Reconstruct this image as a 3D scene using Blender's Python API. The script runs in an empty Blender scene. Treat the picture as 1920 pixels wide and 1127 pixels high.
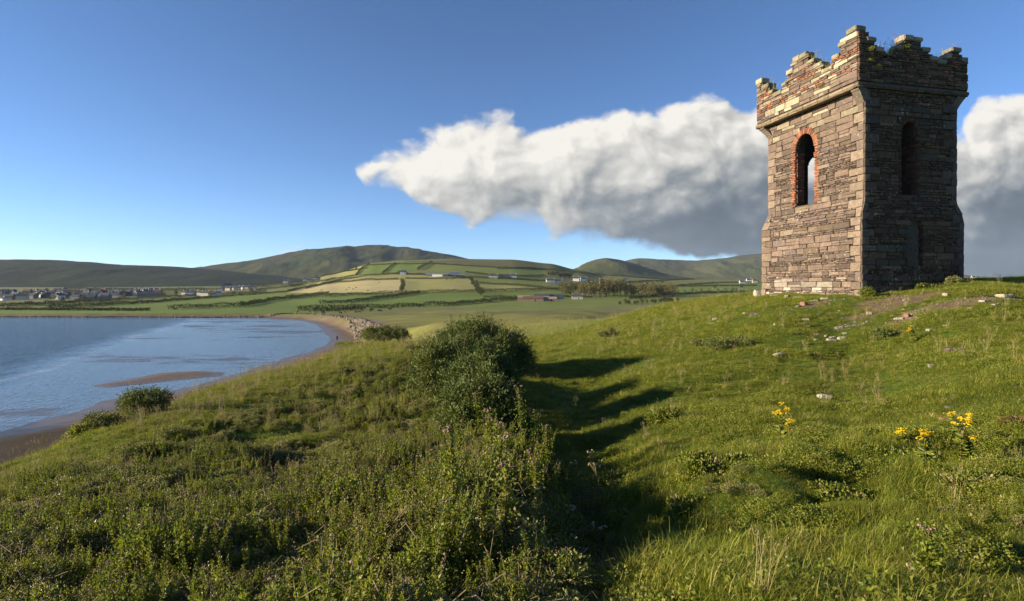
import bpy, bmesh, math, random
import numpy as np
from math import radians, sin, cos, pi
from mathutils import Vector, Matrix
random.seed(7); RNG = np.random.default_rng(11)
SC = bpy.context.scene; COL = SC.collection
F = 1063.0; CX = 960.0; HY = 538.0; EYE = 17.0        # photo pixels, camera height over the sea

# ------------------------------------------------------------------ helpers
def tag(o, label=None, cat=None, group=None, kind=None):
    if label: o['label'] = label
    if cat: o['category'] = cat
    if group: o['group'] = group
    if kind: o['kind'] = kind
    return o
def link(name, me, mats=(), parent=None, loc=None):
    o = bpy.data.objects.new(name, me); COL.objects.link(o)
    if me is not None:
        for m in (mats if isinstance(mats, (list, tuple)) else [mats]): me.materials.append(m)
    if parent is not None: o.parent = parent
    if loc is not None: o.location = loc
    return o
def mesh_np(name, V, Fs, smooth=False, mi=None, cols=None):
    """V (n,3); Fs an (m,k) array or list of such arrays (k may differ)"""
    V = np.asarray(V, dtype=np.float32)
    if not isinstance(Fs, list): Fs = [Fs]
    Fs = [np.asarray(f, dtype=np.int32) for f in Fs if len(f)]
    me = bpy.data.meshes.new(name)
    me.vertices.add(len(V)); me.vertices.foreach_set('co', V.ravel())
    idx = np.concatenate([f.ravel() for f in Fs]); n = len(idx)
    tot = np.concatenate([np.full(len(f), f.shape[1], dtype=np.int32) for f in Fs])
    st = np.concatenate([[0], np.cumsum(tot)[:-1]]).astype(np.int32)
    me.loops.add(n); me.loops.foreach_set('vertex_index', idx)
    me.polygons.add(len(tot)); me.polygons.foreach_set('loop_start', st)
    try: me.polygons.foreach_set('loop_total', tot)
    except Exception: pass
    me.polygons.foreach_set('use_smooth', np.full(len(tot), smooth))
    if mi is not None: me.polygons.foreach_set('material_index', np.asarray(mi, dtype=np.int32))
    me.update(calc_edges=True)
    if cols is not None:
        a = me.color_attributes.new('Col', 'FLOAT_COLOR', 'POINT')
        c = np.ones((len(V), 4), dtype=np.float32); c[:, :cols.shape[1]] = cols
        a.data.foreach_set('color', c.ravel())
    me.validate(); return me
def attr(me, name, vals):
    a = me.attributes.new(name, 'FLOAT', 'POINT'); a.data.foreach_set('value', np.asarray(vals, dtype=np.float32).ravel())
def grid_faces(nx, ny):
    i = np.arange(nx-1)[None, :] + nx*np.arange(ny-1)[:, None]
    i = i.ravel(); return np.stack([i, i+1, i+1+nx, i+nx], 1)
def smooth01(t): t = np.clip(t, 0, 1); return t*t*(3-2*t)
def vnoise(x, y, seed=0, oct=4, gain=.5):
    """value noise in numpy, about -1..1"""
    r = np.random.default_rng(seed); T = r.random((256, 256))
    out = np.zeros(np.broadcast(x, y).shape); amp = 1; tot = 0
    for k in range(oct):
        xi = np.floor(x).astype(int); yi = np.floor(y).astype(int); fx = smooth01(x-xi); fy = smooth01(y-yi)
        g = lambda a, b: T[(a+k*37) & 255, (b+k*91) & 255]
        out += amp*((g(xi, yi)*(1-fx)+g(xi+1, yi)*fx)*(1-fy)+(g(xi, yi+1)*(1-fx)+g(xi+1, yi+1)*fx)*fy)
        tot += amp; amp *= gain; x = x*2.03+11.3; y = y*2.03+5.7
    return out/tot*2-1
def inpoly(px, py, poly):
    px = np.asarray(px, float); py = np.asarray(py, float); c = np.zeros(np.broadcast(px, py).shape, bool)
    n = len(poly)
    for i in range(n):
        x1, y1 = poly[i]; x2, y2 = poly[(i+1) % n]
        if y1 == y2: continue
        t = ((y1 > py) != (y2 > py)) & (px < (x2-x1)*(py-y1)/(y2-y1)+x1); c ^= t
    return c
def dist_poly(x, y, poly, vals=None, closed=True):
    """unsigned distance to a polyline, and a value interpolated along it"""
    best = np.full(np.shape(x), 1e9); bv = np.zeros(np.shape(x)); n = len(poly)
    for i in range(n if closed else n-1):
        (x1, y1), (x2, y2) = poly[i][:2], poly[(i+1) % n][:2]
        dx, dy = x2-x1, y2-y1; t = np.clip(((x-x1)*dx+(y-y1)*dy)/(dx*dx+dy*dy+1e-12), 0, 1)
        d = np.hypot(x-x1-t*dx, y-y1-t*dy); m = d < best; best = np.where(m, d, best)
        if vals is not None: bv = np.where(m, vals[i]*(1-t)+vals[(i+1) % n]*t, bv)
    return (best, bv) if vals is not None else best

# ------------------------------------------------------------------ node helpers
class X:
    """a float/vector socket with arithmetic"""
    nt = None
    def __init__(s, sock): s.s = sock
    @staticmethod
    def m(op, *a, clamp=False):
        n = X.nt.nodes.new('ShaderNodeMath'); n.operation = op; n.use_clamp = clamp
        for i, v in enumerate(a):
            if isinstance(v, X): X.nt.links.new(v.s, n.inputs[i])
            else: n.inputs[i].default_value = v
        return X(n.outputs[0])
    def __add__(s, o): return X.m('ADD', s, o)
    __radd__ = __add__
    def __sub__(s, o): return X.m('SUBTRACT', s, o)
    def __rsub__(s, o): return X.m('SUBTRACT', o, s)
    def __mul__(s, o): return X.m('MULTIPLY', s, o)
    __rmul__ = __mul__
    def __truediv__(s, o): return X.m('DIVIDE', s, o)
    def __pow__(s, o): return X.m('POWER', s, o)
def nd(t, **kw):
    n = X.nt.nodes.new(t)
    for k, v in kw.items():
        if k.startswith('i_'):
            key = k[2:]; inp = n.inputs[int(key)] if key.isdigit() else n.inputs[key.replace('_', ' ')]
            if isinstance(v, X): X.nt.links.new(v.s, inp)
            elif isinstance(v, bpy.types.NodeSocket): X.nt.links.new(v, inp)
            else: inp.default_value = v
        else: setattr(n, k, v)
    return n
def comb(x, y, z):
    n = nd('ShaderNodeCombineXYZ')
    for i, v in enumerate((x, y, z)):
        if isinstance(v, X): X.nt.links.new(v.s, n.inputs[i])
        else: n.inputs[i].default_value = v
    return n.outputs[0]
def noise(vec, scale, detail=4, rough=.5, dist=0, typ='FBM', dims='3D', out='Fac'):
    n = nd('ShaderNodeTexNoise'); n.noise_dimensions = dims; n.noise_type = typ
    X.nt.links.new(vec, n.inputs['Vector']); n.inputs['Scale'].default_value = scale; n.inputs['Detail'].default_value = detail
    n.inputs['Roughness'].default_value = rough; n.inputs['Distortion'].default_value = dist
    return X(n.outputs[out]) if out == 'Fac' else n.outputs[out]
def ramp(f, stops, interp='LINEAR'):
    n = nd('ShaderNodeValToRGB'); X.nt.links.new(f.s, n.inputs[0]); cr = n.color_ramp; cr.interpolation = interp
    while len(cr.elements) < len(stops): cr.elements.new(.5)
    for e, (p, c) in zip(cr.elements, stops):
        e.position = p; e.color = (*c, 1) if len(c) == 3 else c
    return n.outputs[0]
def mixc(f, a, b, typ='MIX'):
    n = nd('ShaderNodeMix'); n.data_type = 'RGBA'; n.blend_type = typ
    for i, v in ((0, f), (6, a), (7, b)):
        if isinstance(v, X): X.nt.links.new(v.s, n.inputs[i])
        elif isinstance(v, bpy.types.NodeSocket): X.nt.links.new(v, n.inputs[i])
        elif i == 0: n.inputs[0].default_value = v
        else: n.inputs[i].default_value = (*v, 1) if len(v) == 3 else v
    return n.outputs[2]
def maprange(f, a, b, c=0., d=1., smooth=False):
    n = nd('ShaderNodeMapRange'); n.interpolation_type = 'SMOOTHSTEP' if smooth else 'LINEAR'
    X.nt.links.new(f.s, n.inputs[0])
    for i, v in zip((1, 2, 3, 4), (a, b, c, d)): n.inputs[i].default_value = v
    return X(n.outputs[0])
def mat(name, build):
    m = bpy.data.materials.new(name); m.use_nodes = True; X.nt = m.node_tree
    m.node_tree.nodes.clear(); out = m.node_tree.nodes.new('ShaderNodeOutputMaterial')
    sh = build(); m.node_tree.links.new(sh, out.inputs['Surface']); return m
def principled(col, rough=.8, spec=.3, normal=None, **kw):
    p = nd('ShaderNodeBsdfPrincipled')
    def setv(k, v):
        if isinstance(v, X): X.nt.links.new(v.s, p.inputs[k])
        elif isinstance(v, bpy.types.NodeSocket): X.nt.links.new(v, p.inputs[k])
        else: p.inputs[k].default_value = (*v, 1) if (isinstance(v, tuple) and len(v) == 3) else v
    setv('Base Color', col); setv('Roughness', rough); setv('Specular IOR Level', spec)
    if normal is not None: setv('Normal', normal)
    for k, v in kw.items(): setv(k.replace('_', ' '), v)
    return p.outputs[0]
def bump(h, strength=.5, dist=.05):
    n = nd('ShaderNodeBump'); X.nt.links.new(h.s, n.inputs['Height']); n.inputs['Strength'].default_value = strength
    n.inputs['Distance'].default_value = dist; return n.outputs[0]
def objco(): return nd('ShaderNodeTexCoord').outputs['Object']
def worldpos(): return nd('ShaderNodeNewGeometry').outputs['Position']
def vattr(name='Col', fac=False):
    n = nd('ShaderNodeAttribute'); n.attribute_name = name; return X(n.outputs['Fac']) if fac else n.outputs['Color']
# ------------------------------------------------------------------ the lie of the land (heights relative to the eye)
def up(px, py, Y):          # a point seen at (px, py) and Y metres deep
    return ((px-CX)/F*Y, Y, -(py-HY)/F*Y)
CP = []
for px, rows in {
    -500: [(1127, 5.5), (980, 8.6), (900, 11.5)],
    0: [(1127, 4.9), (1000, 7.4), (895, 12)],
    200: [(1127, 4.7), (960, 8), (860, 12), (800, 16)],
    430: [(1127, 4.5), (920, 9), (810, 14), (722, 26)],
    640: [(1127, 4.4), (920, 9), (765, 18), (656, 40)],
    800: [(1127, 4.3), (940, 8.6), (770, 16), (690, 24), (645, 42), (622, 75), (607, 130), (595, 210)],
    960: [(1127, 4.2), (970, 8), (820, 12.5), (705, 20), (652, 33), (620, 60), (604, 110), (594, 180), (585, 280)],
    1100: [(1127, 4.0), (970, 7.4), (830, 11), (715, 18), (650, 27), (612, 42), (598, 62), (594, 90), (590, 150), (584, 260)],
    1250: [(1127, 3.8), (950, 7), (800, 11), (700, 17), (620, 27), (583, 36), (571, 44)],
    1350: [(900, 7), (740, 14), (640, 22), (580, 30), (558, 36)],
    1430: [(1127, 3.6), (900, 6.7), (750, 13), (650, 19), (600, 23), (561, 28.5), (556, 31), (550, 34.5)],
    1612: [(1127, 3.5), (900, 6.8), (750, 13), (660, 18), (592, 22), (554, 24.6), (545, 28)],
    1750: [(880, 7), (700, 13.5), (592, 19.5), (550, 23.2), (535, 25.5), (531, 28)],
    1806: [(1127, 3.4), (1000, 5), (800, 9), (690, 13), (602, 18), (545, 22.5), (527, 25.6), (524, 29)],
    1920: [(1127, 3.4), (900, 6), (700, 11.5), (600, 18), (545, 24), (523, 31)],
    2300: [(1000, 5), (700, 11.5), (600, 18), (545, 25), (525, 33)],
}.items():
    for py, Y in rows: CP.append(up(px, py, Y))
CP += [(-16, 17, -6.2), (-20, 22, -8.5), (-17, 34, -7.5), (-19, 50, -8.5), (-22, 70, -9.), (-30, 30, -13), (-30, 60, -13), (-28, 90, -12.5), (-34, 120, -13),
       (-22, 0, -7), (-40, 10, -13), (-9, -4, -3.3), (0, -4, -2.0), (10, -4, -1.7), (25, -4, -1.5), (0, 1.5, -1.95), (3, 1.5, -1.85), (-3, 1.5, -2.2),
       (25, 55, -4.0), (45, 60, -3.), (22, 80, -7.5), (60, 90, -7), (12, 60, -3.6), (36, 42, .1), (50, 40, .3), (60, 20, .2), (40, 5, -.6),
       (-14, 150, -10.3), (40, 150, -11), (90, 150, -11), (150, 150, -10), (40, 250, -12.6), (120, 250, -12.6), (240, 250, -12), (120, 60, -3),
       (-60, 180, -13), (-80, 240, -14), (-30, 240, -12.7), (-110, 290, -14.8), (-60, 290, -13.6), (-300, 320, -15)]
CP = np.array(CP)
def warp(x, y):
    y = np.maximum(y, -6.); return x/(y+10.)*1.5, np.log(y+10.)
def _phi(r2): return r2*np.log(r2+1e-9)*.5
_a, _b = warp(CP[:, 0], CP[:, 1]); n_ = len(CP)
_A = _phi((_a[:, None]-_a)**2+(_b[:, None]-_b)**2)+np.eye(n_)*2e-4
_P = np.stack([np.ones(n_), _a, _b], 1)
_M = np.block([[_A, _P], [_P.T, np.zeros((3, 3))]])
_w = np.linalg.solve(_M, np.concatenate([CP[:, 2], np.zeros(3)]))
def knoll(x, y):
    a, b = warp(x, y); out = _w[n_]+_w[n_+1]*a+_w[n_+2]*b
    for i in range(n_): out = out+_w[i]*_phi((a-_a[i])**2+(b-_b[i])**2)
    return out
TPX = np.array([-1500, 0, 200, 400, 480, 560, 620, 700, 760, 850, 960, 1030, 1080, 1130, 1250, 1425, 1600, 1920, 3200.])
TY = np.log(np.array([240, 320, 450, 650, 900, 1200, 1500, 2000]))
TPY = np.array([
    [592, 596, 596, 596, 596, 596, 595, 592, 590, 588, 586, 585, 585, 584, 583, 582, 581, 580, 580],
    [588, 588, 588, 588, 588, 588, 587, 585, 584, 582, 581, 580, 580, 579, 578, 577, 575, 574, 574],
    [573, 573, 573, 572, 572, 572, 571, 570, 569, 569, 568, 567, 567, 566, 565, 562, 560, 558, 558],
    [564, 564, 563, 560, 558, 556, 553, 551, 550, 549, 550, 551, 552, 553, 553, 551, 548, 545, 545],
    [553, 553, 552, 549, 546, 541, 534, 526, 524, 522, 525, 530, 535, 540, 544, 544, 540, 535, 535],
    [545, 545, 543, 541, 538, 532, 522, 508, 504, 501, 503, 511, 518, 526, 533, 535, 533, 528, 528],
    [541, 540, 539, 537, 535, 529, 516, 494, 489, 487, 488, 495, 506, 517, 524, 525, 524, 523, 523],
    [538.6]*19])
def far(x, y):
    yy = np.maximum(y, 200.); px = CX+F*x/yy; px = np.clip(px, TPX[0], TPX[-1]); l = np.log(np.clip(yy, 240, 2000))
    j = np.clip(np.searchsorted(TY, l)-1, 0, len(TY)-2); t = (l-TY[j])/(TY[j+1]-TY[j]); 
    i = np.clip(np.searchsorted(TPX, px)-1, 0, len(TPX)-2); s = (px-TPX[i])/(TPX[i+1]-TPX[i])
    s = smooth01(s)*.6+s*.4
    def row(j): return TPY[j, i]*(1-s)+TPY[j, i+1]*s
    # Catmull-Rom along the depth so that slopes have no creases
    j0 = np.maximum(j-1, 0); j3 = np.minimum(j+2, len(TY)-1); a, b, c, d = row(j0), row(j), row(j+1), row(j3)
    py = b+.5*t*(c-a+t*(2*a-5*b+4*c-d+t*(3*(b-c)+d-a)))
    z = -(py-HY)/F*yy
    return np.where(y > 2000, -.6*2000/1063., z)
# the shore: a closed outline of the dry land on the map, with the width over which it climbs out of the beach
def onsea(px, py, z=-17.): Y = -z*F/(py-HY); return ((px-CX)/F*Y, Y)
LAND = [(-44, -60, 26), (-42, 0, 26), (-34, 26, 22), (-31, 42, 20), (-31, 60, 20), (-29, 90, 20), (-35, 120, 22), (-44, 150, 14)]
for px, py in ((664, 643), (672, 634), (655, 622), (632, 612), (600, 602), (566, 597)):
    x, y = onsea(px, py, -16.6); LAND.append((x, y, 5.))
LAND += [(-140, 316, 5), (-200, 319, 5), (-300, 320, 5), (-600, 322, 6), (-4000, 330, 6), (-9000, 400, 6), (-9000, 12000, 9), (9000, 12000, 9), (9000, -200, 9), (-44, -200, 20)]
LANDW = [l[2] for l in LAND]; LANDP = [(l[0], l[1]) for l in LAND]
# the water line on the sand
SHORE = [onsea(*p) for p in ((-700, 985), (-300, 870), (0, 808), (60, 797), (130, 776), (200, 752), (240, 742), (330, 732), (400, 716), (470, 695), (540, 672), (590, 655), (618, 641), (612, 628), (604, 618), (590, 608), (565, 601), (540, 598.3), (480, 597), (380, 595.5), (300, 595), (150, 595), (0, 595), (-700, 595))]
SEAP = SHORE+[(-9000, 320), (-9000, -100), (-300, -60)]
SBAR = [onsea(*p) for p in ((165, 724), (230, 712), (300, 699), (380, 694), (430, 698), (415, 706), (340, 713), (260, 722), (200, 728))]
def height(x, y):
    x = np.asarray(x, float); y = np.asarray(y, float)
    k = knoll(x, np.minimum(y, 330)); f = far(x, y); w = smooth01((y-230)/90.)
    up_ = k*(1-w)+f*w
    # small swells in the turf
    r = np.hypot(x, y); up_ = up_+.085*vnoise(x/1.1, y/1.1, 3, 3)*smooth01((60-r)/40)+.22*vnoise(x/9, y/9, 5, 3)*smooth01((r-18)/40)*smooth01((900-r)/500)
    # a hollow beside the thicket, the bank that carries the thicket, and hummocks in the foreground turf
    yy = np.maximum(y, 1.); e = smooth01((y-3.2)/2.)*smooth01((24-y)/7.)
    up_ = up_-.36*e*np.exp(-((x-.135*yy)/(.075*yy+.25))**2)+.4*e*np.exp(-((x+.06*yy)/(.06*yy+.2))**2)
    up_ = up_+.2*vnoise(x/1.0, y/1.1, 16, 2)*smooth01((.12*yy+.1-x)/.5)*smooth01((22-y)/6.)*smooth01((x+.75*yy)/1.5)
    hm = smooth01((10.5-y)/3.)*smooth01((x-.1*yy)/.8)
    up_ = up_+hm*.2*vnoise(x/.62, y/.75, 13, 3)+.08*vnoise(x/.5, y/.5, 14, 2)*smooth01((26-y)/10)+.09*vnoise(x/.33, y/.36, 15, 2)*smooth01((11-y)/3.)
    d, wd = dist_poly(x, y, LANDP, LANDW); ins = inpoly(x, y, LANDP); d = np.where(ins, d, -d)
    ds = dist_poly(x, y, SEAP[:-3], closed=False); sea = inpoly(x, y, SEAP); ds = np.where(sea, -ds, ds)
    beach = -17+np.clip(.035*ds, -2., .9)+.06*vnoise(x/6, y/6, 8, 3)*smooth01(1.-np.abs(ds)/40.)
    db = dist_poly(x, y, SBAR); db = np.where(inpoly(x, y, SBAR), db, -db)
    beach = np.maximum(beach, -17.02+np.clip(.06*db, -1.5, .28)+.04*vnoise(x/3, y/3, 9, 3))
    t = smooth01(d/wd)
    return np.where(d > 0, beach*(1-t)+np.maximum(up_, beach)*t, beach)
def hgt(x, y): return float(height(np.array([x]), np.array([y]))[0])
def project(x, y, z): return CX+F*x/y, HY-F*z/y
_ys = np.exp(np.linspace(np.log(2.5), np.log(2400), 1500))
def hit(px, py, lift=0.):
    """where the sight line through a photo pixel meets the land"""
    xs = (px-CX)/F*_ys; zs = -(py-HY)/F*_ys; h = height(xs, _ys)+lift
    b = np.nonzero(zs <= h)[0]
    i = b[0] if len(b) else 1000
    if len(b) == 0:
        i = int(np.argmin(np.where(_ys > 15, (zs-h)/_ys, 9))); return (xs[i], _ys[i], h[i])
    if i == 0: return (xs[0], _ys[0], h[0])
    t = (zs[i-1]-h[i-1])/((zs[i-1]-h[i-1])-(zs[i]-h[i])+1e-9); Y = _ys[i-1]*(1-t)+_ys[i]*t
    x = (px-CX)/F*Y; return (x, Y, hgt(x, Y))
def at_depth(px, Y): x = (px-CX)/F*Y; return (x, Y, hgt(x, Y))
# ------------------------------------------------------------------ camera, sun, sky
SUN_EL = radians(14.5); SUN_AZ = math.atan2(-.985, -.15)       # compass angle from +Y towards +X of the sun
SV = Vector((sin(SUN_AZ)*cos(SUN_EL), cos(SUN_AZ)*cos(SUN_EL), sin(SUN_EL)))
cam = bpy.data.cameras.new('camera'); co = bpy.data.objects.new('camera', cam); COL.objects.link(co); SC.camera = co
co.rotation_euler = (pi/2, 0, 0); cam.lens = F/1920*36; cam.sensor_width = 36; cam.shift_y = -(563.5-HY)/1920
cam.clip_start = .1; cam.clip_end = 60000
sl = bpy.data.lights.new('sun', 'SUN'); sl.energy = 5.0; sl.angle = radians(.5); sl.color = (1, .84, .6)
so = bpy.data.objects.new('sun', sl); COL.objects.link(so); so.rotation_euler = (-SV).to_track_quat('-Z', 'Y').to_euler()
SC.view_settings.view_transform = 'Standard'; SC.view_settings.look = 'None'; SC.view_settings.exposure = 1.4; SC.view_settings.gamma = 1
SC.cycles.max_bounces = 6; SC.cycles.transparent_max_bounces = 8; SC.cycles.diffuse_bounces = 3; SC.cycles.volume_bounces = 0
SC.cycles.use_denoising = True; SC.cycles.sample_clamp_indirect = 6

def curve(x, pts, x0, x1, y0, y1):
    """piecewise profile through pts as a FloatCurve node"""
    n = nd('ShaderNodeFloatCurve'); c = n.mapping.curves[0]; n.mapping.use_clip = False
    P = [((a-x0)/(x1-x0), (b-y0)/(y1-y0)) for a, b in pts]
    while len(c.points) < len(P): c.points.new(.5, .5)
    for p, q in zip(c.points, P): p.location = q; p.handle_type = 'AUTO'
    n.mapping.update(); X.nt.links.new(((x-x0)*(1/(x1-x0))).s, n.inputs['Value'])
    return X(n.outputs[0])*(y1-y0)+y0
w = bpy.data.worlds.new('World'); SC.world = w; w.use_nodes = True; X.nt = w.node_tree; w.node_tree.nodes.clear()
wo = nd('ShaderNodeOutputWorld'); bg = nd('ShaderNodeBackground')
sky = nd('ShaderNodeTexSky'); sky.sky_type = 'NISHITA'; sky.sun_disc = False; sky.sun_elevation = SUN_EL; sky.sun_rotation = SUN_AZ
sky.air_density = .75; sky.dust_density = .0; sky.ozone_density = 3.5; sky.altitude = 1300
dirn = nd('ShaderNodeTexCoord').outputs['Generated']
sp = nd('ShaderNodeSeparateXYZ'); X.nt.links.new(dirn, sp.inputs[0])
dx, dy, dz = (X(sp.outputs[i]) for i in range(3))
inv = X.m('DIVIDE', 1.0, X.m('MAXIMUM', dy, .05))
U0 = dx*inv*10.63; V0 = dz*inv*10.63                       # bearing and height over the horizon
top_pts = [(-6, -4), (-3.15, 1.5), (-2.85, 2.35), (-2.5, 2.65), (-1.9, 2.8), (-1.1, 3.0), (-.5, 3.25), (-.1, 3.35), (.25, 3.0), (.8, 3.1), (1.4, 3.35), (1.9, 3.42), (2.6, 3.25), (3.3, 3.5), (3.9, 3.72), (4.5, 3.5), (5.5, 3.3), (7, 2.9), (8.3, 3.0), (8.9, 3.45), (9.6, 3.75), (12, 4), (16, 4.5)]
bot_pts = [(-6, 4), (-3.2, 2.6), (-2.85, 1.95), (-2.2, 1.8), (-1.6, 1.5), (-1.1, 1.2), (0, 1.15), (.9, 1.02), (1.8, .8), (2.8, .58), (3.8, .42), (4.8, .36), (6, .28), (8, .0), (9.5, -.1), (12, -.4), (16, -.5)]
grp = bpy.data.node_groups.new('cloud_height', 'ShaderNodeTree')
grp.interface.new_socket('U', in_out='INPUT', socket_type='NodeSocketFloat'); grp.interface.new_socket('V', in_out='INPUT', socket_type='NodeSocketFloat')
for nm in ('H', 'E', 'D'): grp.interface.new_socket(nm, in_out='OUTPUT', socket_type='NodeSocketFloat')
X.nt = grp; gi = nd('NodeGroupInput'); go = nd('NodeGroupOutput'); U = X(gi.outputs[0]); V = X(gi.outputs[1])
p0 = comb(U, V*1.15, 0.)
warpn = nd('ShaderNodeTexNoise'); warpn.noise_dimensions = '2D'; X.nt.links.new(p0, warpn.inputs['Vector']); warpn.inputs['Scale'].default_value = .9; warpn.inputs['Detail'].default_value = 4; warpn.inputs['Roughness'].default_value = .45
ws = nd('ShaderNodeSeparateXYZ'); X.nt.links.new(warpn.outputs['Color'], ws.inputs[0])
Uw = U+(X(ws.outputs[0])-.5)*.7; Vw = V+(X(ws.outputs[1])-.5)*.4
T = curve(Uw, top_pts, -6, 16, -4, 8); B = curve(Uw, bot_pts, -6, 16, -4, 8)
edge = X.m('MINIMUM', T-Vw, (Vw-B)*1.1)                       # >0 inside the cloud
pv = comb(Uw, Vw*1.2, 3.7)
def puff(scale, z):
    v = nd('ShaderNodeTexVoronoi'); v.feature = 'SMOOTH_F1'; v.inputs['Scale'].default_value = scale; v.inputs['Smoothness'].default_value = .6
    v.inputs['Detail'].default_value = 0
    v.voronoi_dimensions = '2D'; X.nt.links.new(comb(Uw+z, Vw*1.25, 0.), v.inputs['Vector']); return 1-X(v.outputs['Distance'])*1.25
fine = noise(pv, 4., 6, .52, dims='2D')
bill = puff(.85, 1.)*.5+puff(2.0, 5.3)*.26+puff(4.6, 9.7)*.09+puff(10., 2.7)*.03+(fine-.5)*.16
dome = X.m('SQRT', X.m('MAXIMUM', X.m('MINIMUM', edge, 1.1), .0))
X.nt.links.new((dome*.9+bill*.8).s, go.inputs[0]); X.nt.links.new((edge+(bill-.42)*.6).s, go.inputs[1]); X.nt.links.new((T-Vw+(.42-bill)*1.3).s, go.inputs[2])
X.nt = w.node_tree; DD = []
def cg(u, v):
    g = nd('ShaderNodeGroup'); g.node_tree = grp; X.nt.links.new(u.s, g.inputs[0]); X.nt.links.new(v.s, g.inputs[1]); DD.append(X(g.outputs[2])); return X(g.outputs[0]), X(g.outputs[1])
H0, E0 = cg(U0, V0); H1, _ = cg(U0-.13, V0+.11); H2, _ = cg(U0-.5, V0+.38)
rel = (H0-H1)*1.0+(H0-H2)*.3                                  # slopes that face the low sun
# the thick part of the bank, to the right and below, gets little light
thick = maprange(DD[0]+(noise(comb(U0, V0*1.8, 0.), .8, 3, dims='2D')-.5)*1.5, .1, 2.6, 0, 1, True)*maprange(U0, -1.4, 4.4, .05, 1., True)
lit = X.m('ADD', rel*(.95-thick*.68)+.76-thick*.66, 0., clamp=True)
ccol = ramp(lit, [(0, (.08, .105, .14)), (.2, (.15, .18, .22)), (.42, (.34, .36, .37)), (.62, (.56, .555, .53)), (.82, (.78, .76, .71)), (1, (.97, .93, .86))])
alpha = maprange(E0+(noise(comb(U0, V0*1.3, 0.), 7., 5, .65, dims='2D')-.5)*.12, .0, .25, 0, 1, True)
front = maprange(dy, .1, .25)
# small clouds low over the mountain
sm = noise(comb(U0*1.6, V0*4.5, 2.), 1.6, 5, .6, dims='2D')
band = maprange(X.m('ABSOLUTE', V0-.52-(U0+4.2)*.06), .0, .33, 1, 0)*maprange(X.m('ABSOLUTE', U0+4.05), .35, .75, 1, 0)
al2 = maprange(sm+band*.34-.34, .36, .56, 0, .85, True)*maprange(band, .0, .3)
alpha_s = X.m('MULTIPLY', alpha, front)
gm = nd('ShaderNodeGamma'); X.nt.links.new(sky.outputs[0], gm.inputs[0]); gm.inputs[1].default_value = 1.08; skyc = gm.outputs[0]
hs = nd('ShaderNodeHueSaturation'); X.nt.links.new(skyc, hs.inputs['Color']); hs.inputs['Saturation'].default_value = 1.02; hs.inputs['Value'].default_value = 1.2
CLB = 6.6
def scl(c, k):
    n = nd('ShaderNodeVectorMath'); n.operation = 'SCALE'; X.nt.links.new(c, n.inputs[0]); n.inputs['Scale'].default_value = k; return n.outputs[0]
c1 = mixc(al2*front, hs.outputs[0], scl(ramp(sm, [(0, (.5, .55, .6)), (1, (.95, .92, .86))]), CLB))
c2 = mixc(alpha_s, c1, scl(ccol, CLB))
X.nt.links.new(c2, bg.inputs[0]); bg.inputs[1].default_value = .056; X.nt.links.new(bg.outputs[0], wo.inputs[0])
w.cycles.sampling_method = 'MANUAL'; w.cycles.sample_map_resolution = 1024
# ------------------------------------------------------------------ the land as one sheet
def spaced(lims):
    """coordinates whose step changes from stretch to stretch: [(start, end, step0, step1), ...]"""
    out = []
    for a, b, s0, s1 in lims:
        n = max(1, int(round((b-a)/((s0+s1)/2.)))); t = np.arange(n)/n
        k = (s1-s0)/(s0+s1); out.append(a+(b-a)*(t*(1-k)+t*t*k))
    out.append(np.array([lims[-1][1]])); return np.concatenate(out)
gx = spaced([(-9500, -1500, 400, 25), (-1500, -700, 12, 5), (-700, -100, 4.5, 2.2), (-100, -32, 2.2, .6), (-32, 32, .25, .25), (32, 110, .6, 2.2), (110, 750, 2.2, 5), (750, 1700, 5, 25), (1700, 9500, 25, 400)])
gy = spaced([(-150, -8, 20, .8), (-8, 2, .6, .3), (2, 36, .22, .3), (36, 120, .4, 1.6), (120, 340, 1.4, 1.8), (340, 1560, 2.6, 5.), (1560, 2300, 8, 60), (2300, 11000, 100, 600)])
GX, GY = np.meshgrid(gx, gy); gxf = GX.ravel(); gyf = GY.ravel()
GZ = height(gxf, gyf)
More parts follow.
